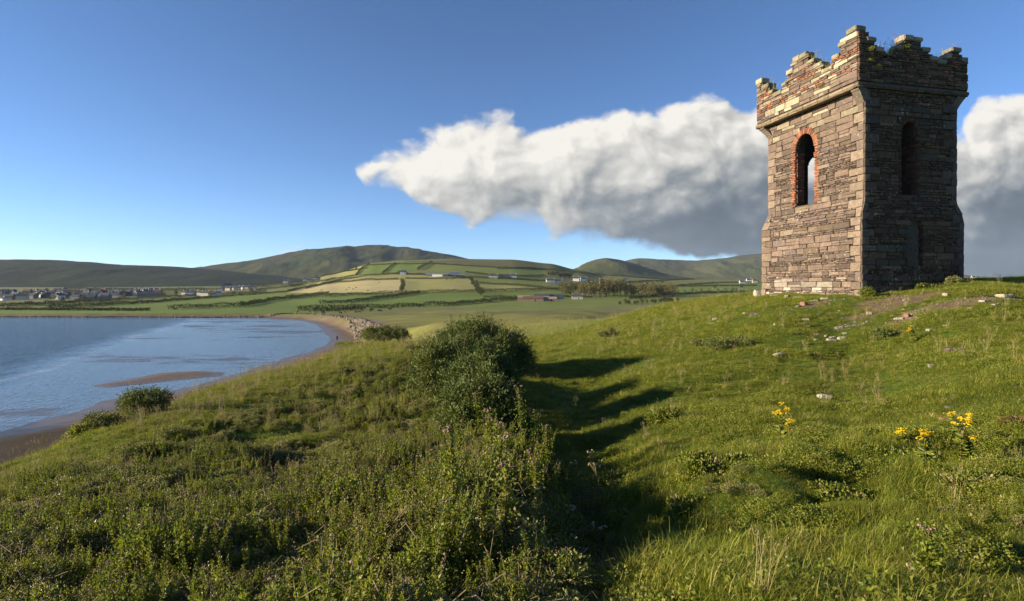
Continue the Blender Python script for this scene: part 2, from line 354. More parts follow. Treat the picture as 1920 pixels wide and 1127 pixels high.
# what grows where: each field has its own grass or crop
GREEN = (.13, .16, .035); LUSH = (.115, .165, .028); PALE = (.25, .24, .08); STUB = (.4, .34, .16); ROUGH = (.15, .15, .05); OLIVE = (.13, .14, .045); MOOR = (.1, .098, .04)
FIELDS = [
    ([(-900, 597), (-900, 578), (0, 577), (167, 567), (367, 555), (500, 548), (620, 546), (753, 550), (927, 546), (1053, 542), (1100, 560), (985, 560), (943, 565), (840, 573), (740, 578), (640, 582), (560, 597)], LUSH),
    ([(-900, 578), (-900, 550), (0, 548), (300, 545), (400, 545), (560, 541), (620, 546), (367, 556), (0, 578)], OLIVE),
    ([(540, 549), (600, 530), (687, 524), (753, 524), (751, 548), (660, 549)], STUB),
    ([(753, 549), (755, 523), (660, 518), (720, 515), (800, 516), (885, 521), (905, 546)], PALE),
    ([(600, 530), (690, 518), (760, 514), (755, 524), (687, 524)], PALE),
    ([(905, 546), (895, 531), (975, 535), (1045, 542), (1050, 544)], PALE),
    ([(895, 531), (880, 521), (975, 524), (1060, 533), (1045, 542), (975, 535)], GREEN),
    ([(933, 504), (1000, 502), (1023, 506), (1023, 516), (960, 515)], LUSH),
    ([(810, 497), (880, 500), (935, 505), (960, 516), (873, 511), (800, 508)], GREEN),
    ([(690, 497), (740, 493), (810, 491), (783, 506), (720, 512), (667, 514)], LUSH),
    ([(560, 533), (620, 514), (690, 496), (667, 515), (600, 530)], PALE),
    ([(1000, 535), (1080, 530), (1430, 533), (1430, 545), (1200, 548), (1050, 543)], OLIVE),
    ([(1050, 545), (1180, 560), (1254, 553), (1430, 546), (1430, 532), (1260, 538), (1100, 545)], LUSH),
    ([(1100, 562), (1254, 553), (1430, 547), (1430, 562), (1250, 568), (1100, 575)], GREEN),
    ([(985, 560), (1110, 560), (1110, 578), (900, 582), (840, 575)], GREEN),
    ([(760, 490), (880, 486), (1000, 487), (1090, 508), (1020, 505), (940, 502), (870, 497)], MOOR),
    ([(1080, 503), (1430, 518), (1430, 528), (1100, 526)], ROUGH),
]
ppx, ppy = project(gxf, np.maximum(gyf, 1.), GZ)
n1 = vnoise(gxf/40, gyf/40, 21, 4); n2 = vnoise(gxf/7., gyf/7., 22, 4); n3 = vnoise(gxf/1.1, gyf/1.1, 23, 3)
colr = np.tile(np.array(OLIVE), (len(gxf), 1))
farm = gyf > 200
wob = 1.2*vnoise(gxf/25, gyf/25, 24, 2)
for poly, c in FIELDS:
    m = farm & inpoly(ppx, ppy+wob*.5, poly); colr[m] = c
# the rough grass of the knoll and the dunes
near = smooth01((330-gyf)/60.)[:, None]
k1 = smooth01(.5+1.1*n2+.4*n3)[:, None]; dry = smooth01((gyf-22)/45.)[:, None]*smooth01(.45+.8*n1[:, None]+.6*n2[:, None])
turf = np.array((.05, .085, .01))*(1-k1)+np.array((.085, .115, .014))*k1
dune = (smooth01((gyf-48)/25.)*.8)[:, None]; turf = turf*(1-dune)+np.array((.145, .13, .047))*dune; turf = turf*(1-dry)+np.array((.19, .19, .045))*dry
colr = colr*(1-near)+turf*near
farv = (1+.16*n1+.10*n2)[:, None]; colr = colr*np.where(farm[:, None], farv, 1.)
# trodden earth beside the tower
def blob(cx, cy, rx, ry, ang, sharp=.35, seed=31, amp=.5):
    x = gxf-cx; y = gyf-cy; ca, sa = cos(ang), sin(ang); u = (x*ca+y*sa)/rx; v = (-x*sa+y*ca)/ry
    return smooth01((1-np.hypot(u, v)+amp*vnoise(gxf/.8, gyf/.8, seed, 4))/sharp)
EARTH = [(hit(1690, 562), 2.7, 1.05, .15), (hit(1650, 582), 1.8, .65, .3), (hit(1765, 575), 2.1, .7, 0.), (hit(1520, 572), 1.3, .5, .2), (hit(1840, 560), 1.5, .35, 0.), (hit(1600, 610), .7, .3, 0.), (hit(1700, 600), 1., .3, 0.2)]
em = np.zeros(len(gxf))
for i, (h_, rx, ry, an) in enumerate(EARTH): em = np.maximum(em, blob(h_[0], h_[1], rx, ry, an, seed=31+i))
em = em*(gyf < 40)
colr = colr*(1-em[:, None])+np.array((.15, .105, .062))*(1+.25*n3[:, None])*em[:, None]
# beach: sand, wet sand, weed-covered mud
dl, wl = dist_poly(gxf, gyf, LANDP, LANDW); insl = inpoly(gxf, gyf, LANDP); dl = np.where(insl, dl, -dl)
sandm = smooth01(1-(dl-.5)/np.maximum(np.where(wl < 8, wl*1.3, wl*.35), 1.))*(gyf < 345)*(gyf > -140)*(gxf < 5)
sand = np.array((.125, .09, .06))*(1+.14*n2+.08*n3)[:, None]
mud = smooth01((n2*.9+n3*.8+.55-np.hypot((gxf+52)/17., (gyf-57)/11.)+.85)/.4)[:, None]
sand = sand*(1-mud)+np.array((.035, .024, .013))*mud
colr = colr*(1-sandm[:, None])+sand*sandm[:, None]
# the sandy track behind the sea bank
TRACK = [onsea(*p, -14.6) for p in ((722, 630), (705, 619), (690, 609), (660, 600), (620, 594.5), (570, 591.5))]
dt = dist_poly(gxf, gyf, TRACK, closed=False); tm = smooth01((3.0-dt+.8*n3)/1.2)*(gyf < 330); colr = colr*(1-tm[:, None])+np.array((.15, .12, .08))*tm[:, None]
colr = np.clip(colr, .004, .8)
wet = smooth01((-16.75-GZ)/.15)*(sandm > .3)
me = mesh_np('ground', np.stack([gxf, gyf, GZ], 1), grid_faces(len(gx), len(gy)), True, cols=colr)
attr(me, 'wet', np.clip(wet, 0, 1)); attr(me, 'sand', sandm)
def ground_mat():
    p = worldpos(); base = vattr(); sandy = vattr('sand', True); wt = vattr('wet', True)
    a = noise(p, 3.2, 5, .65); b = noise(p, .35, 4, .6); c = noise(p, 26., 3, .7)
    col = mixc(1., base, ramp(a*.5+c*.3+b*.2, [(.3, (.45, .45, .42)), (.5, (1, 1, 1)), (.7, (1.5, 1.42, 1.25))]), 'MULTIPLY')
    sc = mixc(1., base, ramp(b, [(.3, (.8, .8, .8)), (.7, (1.15, 1.15, 1.15))]), 'MULTIPLY')
    col = mixc(sandy, col, sc)
    h = a*.6+c*.4
    return principled(col, .95-wt*.55, .15+wt*.4, bump(h, .7, .05))
link('ground', me, mat('turf_and_sand', ground_mat)); tag(bpy.data.objects['ground'], kind='structure')

# ------------------------------------------------------------------ the bay
sx = spaced([(-4500, -600, 120, 10), (-600, -120, 5, 2), (-120, -20, 1.2, 1.2)]); sy = spaced([(-60, 30, 6, 2), (30, 335, 1.2, 1.4)])
SX, SY = np.meshgrid(sx, sy); sxf = SX.ravel(); syf = SY.ravel(); sz = np.full(len(sxf), -17.)
spx, spy = project(sxf, np.maximum(syf, 5.), sz)
FOAM = [onsea(*p) for p in ((-500, 900), (-200, 775), (0, 716), (60, 700), (130, 676), (200, 650), (270, 627), (320, 614), (360, 604), (372, 599), (350, 597))]
deep = inpoly(sxf, syf, FOAM+[(-9000, 321), (-9000, -60)])
df = dist_poly(sxf, syf, FOAM, closed=False); dsg = np.where(deep, df, -df)
me = mesh_np('water', np.stack([sxf, syf, sz], 1), grid_faces(len(sx), len(sy)), True)
attr(me, 'deep', smooth01(.5+(dsg-4+3*vnoise(sxf/9, syf/9, 41, 3))/16.)); 
attr(me, 'foam', smooth01(1-np.abs(dsg-4*vnoise(sxf/13, syf/13, 42, 4))/2.6)*smooth01(.35+1.1*vnoise(sxf/8, syf/8, 43, 3))*.6)
def water_mat():
    p = worldpos(); dp = vattr('deep', True); fm = vattr('foam', True)
    mp = nd('ShaderNodeMapping'); X.nt.links.new(p, mp.inputs[0]); mp.inputs['Rotation'].default_value = (0, 0, radians(28)); mp.inputs['Scale'].default_value = (1, .42, 1)
    v = mp.outputs[0]
    chop = noise(v, .28, 3, .6)*1.1+noise(v, .9, 4, .6)*.7
    film = noise(v, .12, 5, .6); fine = noise(v, 1.3, 3, .55)
    mp2 = nd('ShaderNodeMapping'); X.nt.links.new(p, mp2.inputs[0]); mp2.inputs['Rotation'].default_value = (0, 0, radians(-18)); mp2.inputs['Scale'].default_value = (.35, 1, 1)
    bank = maprange(noise(mp2.outputs[0], .09, 5, .62), .52, .64, 0, 1, True)*(1-dp)       # where the sand nearly shows
    col = mixc(dp, mixc(film, (.05, .075, .1), (.13, .15, .16)), (.018, .05, .095))
    col = mixc(bank*.75, col, (.1, .078, .055)); col = mixc(fm*.75, col, (.55, .56, .55))
    h = chop*dp*1.0+fine*(1-dp)*.2
    return principled(col, .1+bank*.2+(1-dp)*.06, .5, bump(h, 1., .75), IOR=1.33)
link('water', me, mat('bay_water', water_mat)); tag(bpy.data.objects['water'], kind='structure')

# ------------------------------------------------------------------ the mountains behind
def mountain(name, crest, Y0, Y1, base, seed, cols, amp=1., back=2500., nx=420, ny=90, ravine=()):
    cpx = np.array([c[0] for c in crest], float); cpy = np.array([c[1] for c in crest], float)
    px = np.linspace(cpx[0], cpx[-1], nx); s = np.linspace(0, 1.6, ny); PXg, Sg = np.meshgrid(px, s)
    i = np.clip(np.searchsorted(cpx, PXg)-1, 0, len(cpx)-2); t = (PXg-cpx[i])/(cpx[i+1]-cpx[i])
    P = lambda k: cpy[np.clip(k, 0, len(cpy)-1)]
    top = P(i)+.5*t*(P(i+1)-P(i-1)+t*(2*P(i-1)-5*P(i)+4*P(i+1)-P(i+2)+t*(3*(P(i)-P(i+1))+P(i+2)-P(i-1))))
    Yc = Y0+(Y1-Y0)*np.minimum(Sg, 1)+np.maximum(Sg-1, 0)/.6*back; Xc = (PXg-CX)/F*Yc
    ztop = -(top-HY)/F*Y1; g = np.sin(np.clip(Sg, 0, 1)*pi/2)**1.25
    zb = -(base-HY)/F*Y0; Z = zb+(ztop-zb)*g; bk = np.clip((Sg-1)/.6, 0, 1); Z = Z*(1-smooth01(bk))+(-60)*smooth01(bk)
    sc = (Y1-Y0)/3.2
    rg = 1-np.abs(vnoise(Xc/sc*1.3, Yc/sc*.8, seed, 5, .5))*1.6; rg2 = vnoise(Xc/sc*3.5, Yc/sc*1.6, seed+3, 5, .55)
    hgt_ = np.maximum(ztop-zb, 20.); w = np.sin(np.clip(Sg, 0, 1)*pi)**.8
    Z = Z+amp*hgt_*w*(.10*(rg-.4)+.035*rg2)+amp*hgt_*.012*rg2
    nn = vnoise(Xc/sc*2.2, Yc/sc*1.1, seed+7, 5, .6)+.35*vnoise(Xc/sc*11, Yc/sc*5, seed+8, 4, .6)
    k = smooth01(.5+1.2*nn)[..., None]; k2 = smooth01((Sg-.35)/.5+nn*.6)[..., None]
    c = (np.array(cols[0])*(1-k)+np.array(cols[1])*k)*(1-k2)+np.array(cols[2])*k2
    me = mesh_np(name, np.stack([Xc.ravel(), Yc.ravel(), Z.ravel()], 1), grid_faces(nx, ny), True, cols=c.reshape(-1, 3))
    o = link(name, me, MOUNT); tag(o, kind='structure'); return o
def mount_mat():
    p = worldpos(); b = noise(p, .012, 6, .65); c = noise(p, .06, 5, .7)
    col = mixc(1., vattr(), ramp(b*.5+c*.5, [(.3, (.6, .6, .6)), (.7, (1.35, 1.35, 1.3))]), 'MULTIPLY')
    return principled(col, .95, .05, bump(b*.5+c*.5, .8, 14.))
MOUNT = mat('moorland', mount_mat)
mountain('hills', [(-900, 505), (-500, 495), (-200, 493), (0, 490), (60, 489), (150, 492), (230, 498), (300, 501), (400, 507), (500, 516), (600, 526), (700, 538)], 1900, 3000, 541, 51,
         ((.014, .02, .012), (.024, .032, .015), (.02, .022, .014)))  # moor colours darkened to stand in for cloud shadow on this ridge
mountain('mountain', [(100, 530), (200, 520), (300, 508), (370, 504), (400, 500), (450, 493), (520, 481), (580, 472), (625, 467), (650, 466), (665, 468), (700, 466), (760, 468), (820, 475), (885, 487), (950, 500), (1050, 520)], 2500, 4200, 540, 61,
         ((.03, .04, .017), (.075, .075, .03), (.045, .042, .025)), 1.5)
mountain('hills', [(1000, 535), (1040, 522), (1085, 502), (1100, 494), (1120, 488.5), (1147, 487), (1170, 491), (1200, 500), (1240, 512), (1300, 523), (1380, 532)], 2300, 3700, 539, 71,
         ((.05, .06, .022), (.075, .08, .03), (.06, .06, .034)), 1.1, nx=260)
mountain('mountain', [(1080, 525), (1130, 506), (1180, 490), (1210, 488), (1250, 490), (1310, 491), (1350, 487), (1400, 481), (1430, 479), (1500, 476), (1580, 478), (1680, 492), (1780, 512), (1850, 521), (2000, 527), (2300, 534)], 3600, 5600, 537, 81,
         ((.07, .08, .03), (.11, .11, .042), (.07, .066, .04)), 1.2, nx=520)
# ------------------------------------------------------------------ the ruined tower, in its own axes:
# a runs away along the sunlit side (0..LA), b along the shaded side (0..LB), z relative to the eye
TA = Vector((-.2204, .9754, 0)); TB = Vector((.9754, .2204, 0)); TO = Vector((14.95, 24.5, 0)); LA, LB = 6.8, 5.92
TBASE = Vector((14.95, 24.5, -.4))
def tw(a, b, z): return (TO.x+TA.x*a+TB.x*b, TO.y+TA.y*a+TB.y*b, z)
Z_BAT0, Z_BAT1, Z_COR, Z_PAR = 3.15, 3.8, 8.66, 9.02           # top of plinth, top of its slope, string course, foot of parapet
def rect(z):
    """plan of the masonry face at height z: a0, a1, b0, b1"""
    if z > Z_COR+.001: return (0, LA, 0, LB)
    s = 1. if z <= Z_BAT0 else max(0., 1-(z-Z_BAT0)/(Z_BAT1-Z_BAT0))
    return (.14-.10*s, LA-.36+.2*s, .46-.25*s, LB-.45+.27*s)
ROCKC = [(.122, .089, .073), (.1, .073, .062), (.138, .102, .082), (.112, .086, .077), (.155, .115, .09), (.085, .064, .052), (.125, .092, .07), (.17, .132, .098), (.112, .084, .062), (.078, .06, .05)]
BRICKC = [(.24, .09, .048), (.27, .11, .06), (.19, .08, .048), (.25, .125, .075), (.15, .078, .055)]
BRICK_SHADED = [(.09, .045, .033), (.12, .055, .035), (.07, .045, .035), (.06, .045, .035)]  # the same brick dimmed for sides off the sun, shade in the colour
LICH = (.31, .28, .2)
class Stones:
    def __init__(s): s.V = []; s.F = []; s.C = []
    def quadbox(s, P, dn, c, bev=.018):
        """P four corners of the outer face (a plane), dn the way out of the wall, built with a worn edge and an uneven face"""
        P = [Vector(p) for p in P]; dn = Vector(dn); ctr = (P[0]+P[1]+P[2]+P[3])/4; n0 = len(s.V)
        back = [p-dn*.22 for p in P]; mid = [p-dn*.03 for p in P]
        fr = []
        for p in P:
            d = (ctr-p); L = d.length; fr.append(p+d/max(L, 1e-6)*min(bev*random.uniform(.8, 2.6), L*.3)+dn*random.uniform(-.014, .018))
        mm = ctr+dn*random.uniform(.0, .022)
        s.V += [tuple(v) for v in back+mid+fr]+[tuple(mm)]
        for lo, hi in ((0, 4), (4, 8)):
            for k in range(4): s.F.append((n0+lo+k, n0+lo+(k+1) % 4, n0+hi+(k+1) % 4, n0+hi+k))
        for k in range(4): s.F.append((n0+8+k, n0+8+(k+1) % 4, n0+12, n0+12))
        s.C += [c]*13
    def box(s, M, size, c, jit=.012):
        """a free block: M maps the unit cell, size its three extents"""
        n0 = len(s.V); hx, hy, hz = [q/2 for q in size]
        vs = []
        for k, (ix, iy, iz) in enumerate([(-1, -1, -1), (1, -1, -1), (1, 1, -1), (-1, 1, -1), (-1, -1, 1), (1, -1, 1), (1, 1, 1), (-1, 1, 1)]):
            q = M @ Vector((ix*hx+random.uniform(-jit, jit), iy*hy+random.uniform(-jit, jit), iz*hz+random.uniform(-jit, jit))); vs.append(tuple(q))
        s.V += vs; s.C += [c]*8
        for f in ((3, 2, 1, 0), (4, 5, 6, 7), (0, 1, 5, 4), (1, 2, 6, 5), (2, 3, 7, 6), (3, 0, 4, 7)): s.F.append(tuple(n0+i for i in f))
    def mesh(s, name):
        q = [f for f in s.F if f[2] != f[3]]; t = [f[:3] for f in s.F if f[2] == f[3]]
        return mesh_np(name, np.array(s.V), [np.array(q).reshape(-1, 4), np.array(t).reshape(-1, 3)], False, cols=np.array(s.C))
def shade(c, v=.18):
    k = 1+random.uniform(-v, v); return tuple(min(.8, x*k) for x in c)
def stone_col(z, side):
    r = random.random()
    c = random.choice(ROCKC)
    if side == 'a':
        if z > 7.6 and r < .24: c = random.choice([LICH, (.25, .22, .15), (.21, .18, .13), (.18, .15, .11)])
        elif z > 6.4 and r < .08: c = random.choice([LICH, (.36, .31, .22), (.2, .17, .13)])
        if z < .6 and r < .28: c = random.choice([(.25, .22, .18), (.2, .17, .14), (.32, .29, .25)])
    else: c = tuple(q*k_ for q, k_ in zip((c if r > .15 else (.1, .095, .085)), (.7, .62, .5)))  # sides away from the sun: shade put into the stone colour
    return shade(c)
WINS = {'a': (3.70, 4.08, 6.85, 7.62, .64), 'b': (2.83, 4.1, 6.75, 7.35, .44), 'c': (3.25, 3.9, 6.4, 7.2, .72), 'd': (2.9, 4.1, 6.7, 7.3, .4)}   # centre, sill, spring, apex, half width
def half(side, z, grow=0.):
    """half width of the pointed opening at height z"""
    c, s, sp_, ap, h = WINS[side]; ap += grow; h += grow; s -= grow*.0
    if z < s or z > ap: return 0.
    if z <= sp_: return h
    t = (z-sp_)/(ap-sp_); return h*math.sqrt(max(0, 1-t**1.9))
def face_pt(side, u, z, out=0.):
    a0, a1, b0, b1 = rect(z)
    if side == 'a': return Vector(tw(u, b0-out, z))
    if side == 'b': return Vector(tw(a0-out, u, z))
    if side == 'c': return Vector(tw(a1+out, u, z))
    return Vector(tw(u, b1+out, z))
def urange(side, z):
    a0, a1, b0, b1 = rect(z); return (a0, a1) if side in 'ad' else (b0, b1)
NRM = {'a': -TB, 'b': -TA, 'c': TA, 'd': TB}
# parapet outline along each side: (from, to as share of the side, height)
def Hp(p): return p*.02305-.22
PARA_A = [(0, .085, 493), (.085, .15, 478), (.15, .205, 460), (.205, .30, 443), (.30, .37, 460), (.37, .44, 477), (.44, .58, 496), (.58, .645, 477), (.645, .70, 457), (.70, .80, 442), (.80, .85, 455), (.85, .93, 474), (.93, 1.0, 491)]
PARA_B = [(0, .07, 493), (.07, .15, 474), (.15, .215, 456), (.215, .265, 446), (.265, .34, 452), (.34, .40, 466), (.40, .57, 484), (.57, .64, 466), (.64, .71, 450), (.71, .79, 445), (.79, .84, 458), (.84, .93, 472), (.93, 1.0, 452)]
PARA_C = [(0, .1, 470), (.1, .3, 443), (.3, .45, 465), (.45, .6, 480), (.6, .72, 455), (.72, .9, 443), (.9, 1, 488)]
PARA_D = [(0, .1, 455), (.1, .25, 444), (.25, .4, 462), (.4, .6, 485), (.6, .8, 446), (.8, .92, 462), (.92, 1, 480)]
PARA = {'a': (PARA_A, LA), 'b': (PARA_B, LB), 'c': (PARA_C, LB), 'd': (PARA_D, LA)}
def topz(side, u):
    P, L = PARA[side]; t = u/L
    for a, b, p in P:
        if a-1e-6 <= t <= b+1e-6: return Hp(p)
    return Hp(P[0][2]) if t < 0 else Hp(P[-1][2])
def lay(st, side, z0, z1, seed):
    """courses of rubble with big squared stones at the corners, leaving the openings out"""
    random.seed(seed); z = z0; n = NRM[side]
    # quoins first: alternating long and short
    qz = []; zz = z0
    if z1 <= Z_COR+.01:
        k = 0
        while zz < z1-.05:
            h = min(random.uniform(.24, .46), z1-zz); h = z1-zz if z1-zz-h < .12 else h
            qz.append((zz, zz+h, random.uniform(.5, .85) if (k+(side in 'bc')) % 2 else random.uniform(.26, .42), random.uniform(.3, .8))); zz += h; k += 1
        for lo, hi, w0, w1 in qz:
            for end, wdt in ((0, w0), (1, w1 if side in 'ad' else w0)):
                ua, ub = urange(side, lo); uc, ud = urange(side, hi); g = .008
                if end == 0: P = [(ua, lo), (ua+wdt, lo), (uc+wdt, hi), (uc, hi)]
                else: P = [(ub-wdt, lo), (ub, lo), (ud, hi), (ud-wdt, hi)]
                P = [(P[0][0]+g*(end), P[0][1]+g), (P[1][0]-g*(1-end), P[1][1]+g), (P[2][0]-g*(1-end), P[2][1]-g), (P[3][0]+g*(end), P[3][1]-g)]
                c = shade(random.choice([(.165, .125, .093), (.14, .105, .082), (.185, .143, .108), (.125, .096, .078)]), .15)
                if side == 'b': c = tuple(q*.6 for q in c)  # quoins of the shaded side darkened too, shade in their colour
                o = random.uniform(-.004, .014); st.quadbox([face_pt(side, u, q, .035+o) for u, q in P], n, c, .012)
    def qw(zm, end):
        for lo, hi, w0, w1 in qz:
            if lo <= zm <= hi: return (w0 if end == 0 else (w1 if side in 'ad' else w0))
        return 0.
    while z < z1-.02:
        h = random.choice([.07, .09, .11, .14, .18, .24, .3])
        if side == 'a' and 7.4 < z < Z_COR: h = random.choice([.14, .2, .26, .3])
        if z >= Z_PAR+.2: h = random.choice([.09, .1, .12, .2])
        h *= random.uniform(.85, 1.15)
        if z1-z-h < .05: h = z1-z
        zm = z+h/2; u0, u1 = urange(side, zm); u0 += qw(zm, 0); u1 -= qw(zm, 1)
        # spans between openings
        spans = [(u0, u1)]; c = WINS[side][0]
        hw = max(half(side, z+.01, .17 if side == 'a' else .1), half(side, z+h-.01, .17 if side == 'a' else .1)) if side in WINS else 0
        if hw > 0: spans = [(u0, c-hw), (c+hw, u1)]
        if side == 'b' and z < 2.85 and z > .9:
            dw = .42 if z < 2.35 else .42*math.sqrt(max(0, 1-((z-2.35)/.55)**2)); spans = [(u0, 3.08-dw), (3.08+dw, u1)]
        for s0, s1 in spans:
            u = s0
            while u < s1-.01:
                w_ = h*random.uniform(1.3, 4.6)+.06; w_ = min(w_, 1.0)
                isb = z >= Z_PAR+.1 and h < .13 and random.random() < (.5 if side == 'a' else .12)
                if isb: w_ = random.uniform(.2, .27)
                if s1-u-w_ < .1: w_ = s1-u
                um = u+w_/2; g = .007
                if z >= Z_PAR-.01 and zm > topz(side, um)-.02: u += w_; continue
                zz0, zz1 = z+g, z+h-g; split = h > .14 and random.random() < .3
                for (q0, q1) in ([(zz0, zm-g/2), (zm+g/2, zz1)] if split else [(zz0, zz1)]):
                    tilt = random.uniform(-.02, .02); o = random.uniform(-.016, .026)
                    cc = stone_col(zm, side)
                    if isb: cc = shade(random.choice(BRICKC), .2)
                    elif z >= Z_PAR and side == 'b' and random.random() < .2: cc = shade((.12, .07, .05))
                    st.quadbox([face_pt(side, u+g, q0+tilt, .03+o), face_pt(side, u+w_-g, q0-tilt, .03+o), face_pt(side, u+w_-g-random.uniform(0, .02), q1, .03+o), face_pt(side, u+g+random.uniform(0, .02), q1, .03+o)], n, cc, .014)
                u += w_
        z += h
def core(side, z0, z1, thick, back, door=False):
    """the body of the wall behind the facing, in narrow upright strips around the openings"""
    V = []; Fc = []
    zs_breaks = sorted(set([z0, z1]+[q for q in (Z_BAT0, Z_BAT1) if z0 < q < z1]))
    def slab(u0, u1, q0, q1):
        if q1-q0 < .005: return
        n0 = len(V); i_ = NRM[side]
        for q in (q0, q1):
            for u, o in ((u0, -back), (u1, -back), (u1, None), (u0, None)):
                ua, ub = urange(side, q); uu = min(max(u, ua+.03), ub-.03)
                p = face_pt(side, uu, q, -back)
                if o is None:
                    # the inner face is plumb
                    r = rect(5.); L = {'a': r[2], 'b': r[0], 'c': r[1], 'd': r[3]}[side]; uu = uu
                    ins = thick
                    if side == 'a': p = Vector(tw(uu, L+ins, q))
                    elif side == 'b': p = Vector(tw(L+ins, uu, q))
                    elif side == 'c': p = Vector(tw(L-ins, uu, q))
                    else: p = Vector(tw(uu, L-ins, q))
                V.append(tuple(p))
        Fc.extend([tuple(n0+i for i in f) for f in ((3, 2, 1, 0), (4, 5, 6, 7), (0, 1, 5, 4), (1, 2, 6, 5), (2, 3, 7, 6), (3, 0, 4, 7))])
    c, s, sp_, ap, hw = WINS[side]
    step = .06; us = [-.5, c-hw-.02]+list(np.arange(c-hw, c+hw+.001, step))+[c+hw+.02, 9.]
    us = sorted(set(round(u, 4) for u in us))
    for u0, u1 in zip(us[:-1], us[1:]):
        um = (u0+u1)/2; segs = [(z0, z1)]
        if abs(um-c) < hw+.001:
            t = abs(um-c)/hw; zt = sp_+(ap-sp_)*(max(0, 1-t*t))**(1/1.9); segs = [(z0, s), (zt, z1)]
        for a, b in segs:
            br = [a]+[q for q in zs_breaks if a < q < b]+[b]
            for q0, q1 in zip(br[:-1], br[1:]): slab(u0, u1, q0, q1)
    return V, Fc
def stone_mat(name, lichen=.5, moss=.3):
    def b():
        p = objco(); a = noise(p, 5., 6, .68); c = noise(p, 22., 4, .7); d = noise(p, 1.1, 4, .6)
        col = mixc(1., vattr(), ramp(a*.55+c*.45, [(.3, (.5, .5, .5)), (.5, (1, 1, 1)), (.72, (1.55, 1.5, 1.42))]), 'MULTIPLY')
        l = maprange(noise(p, 9., 5, .62)+(d-.5)*.35, .63, .68, 0, lichen, True); col = mixc(l, col, (.4, .38, .32))
        yl = maprange(noise(p, 6.3, 4, .6, dims='3D')+(d-.5)*.3, .66, .72, 0, moss, True); col = mixc(yl, col, (.16, .15, .045))
        return principled(col, .92, .15, bump(a*.5+c*.5, .8, .03))
    return mat(name, b)
STONE = stone_mat('weathered_stone'); MORTAR = None
def mortar_b():
    p = objco(); a = noise(p, 8., 5, .7); return principled(ramp(a, [(.3, (.04, .033, .026)), (.7, (.11, .09, .07))]), .97, .1, bump(a, .8, .03))
MORTAR = mat('dark_mortar', mortar_b); BRICKM = stone_mat('red_brick', .12, .1); COPM = stone_mat('mossy_coping', .9, .7)
def tparent(o): o.parent = TOWER; o.matrix_parent_inverse = Matrix.Identity(4); return o
TOWER = bpy.data.objects.new('stone_tower', None); COL.objects.link(TOWER); TOWER.location = TBASE
tag(TOWER, 'ruined square stone tower with broken battlements on the grassy knoll', 'tower')
def shiftV(me):
    me.transform(Matrix.Translation(-TBASE)); return me
def tpart(name, me, m, parent=None, label=None):
    o = link(name, shiftV(me), m, parent or TOWER)
    if label: o['label'] = label
    return o
sides = {}
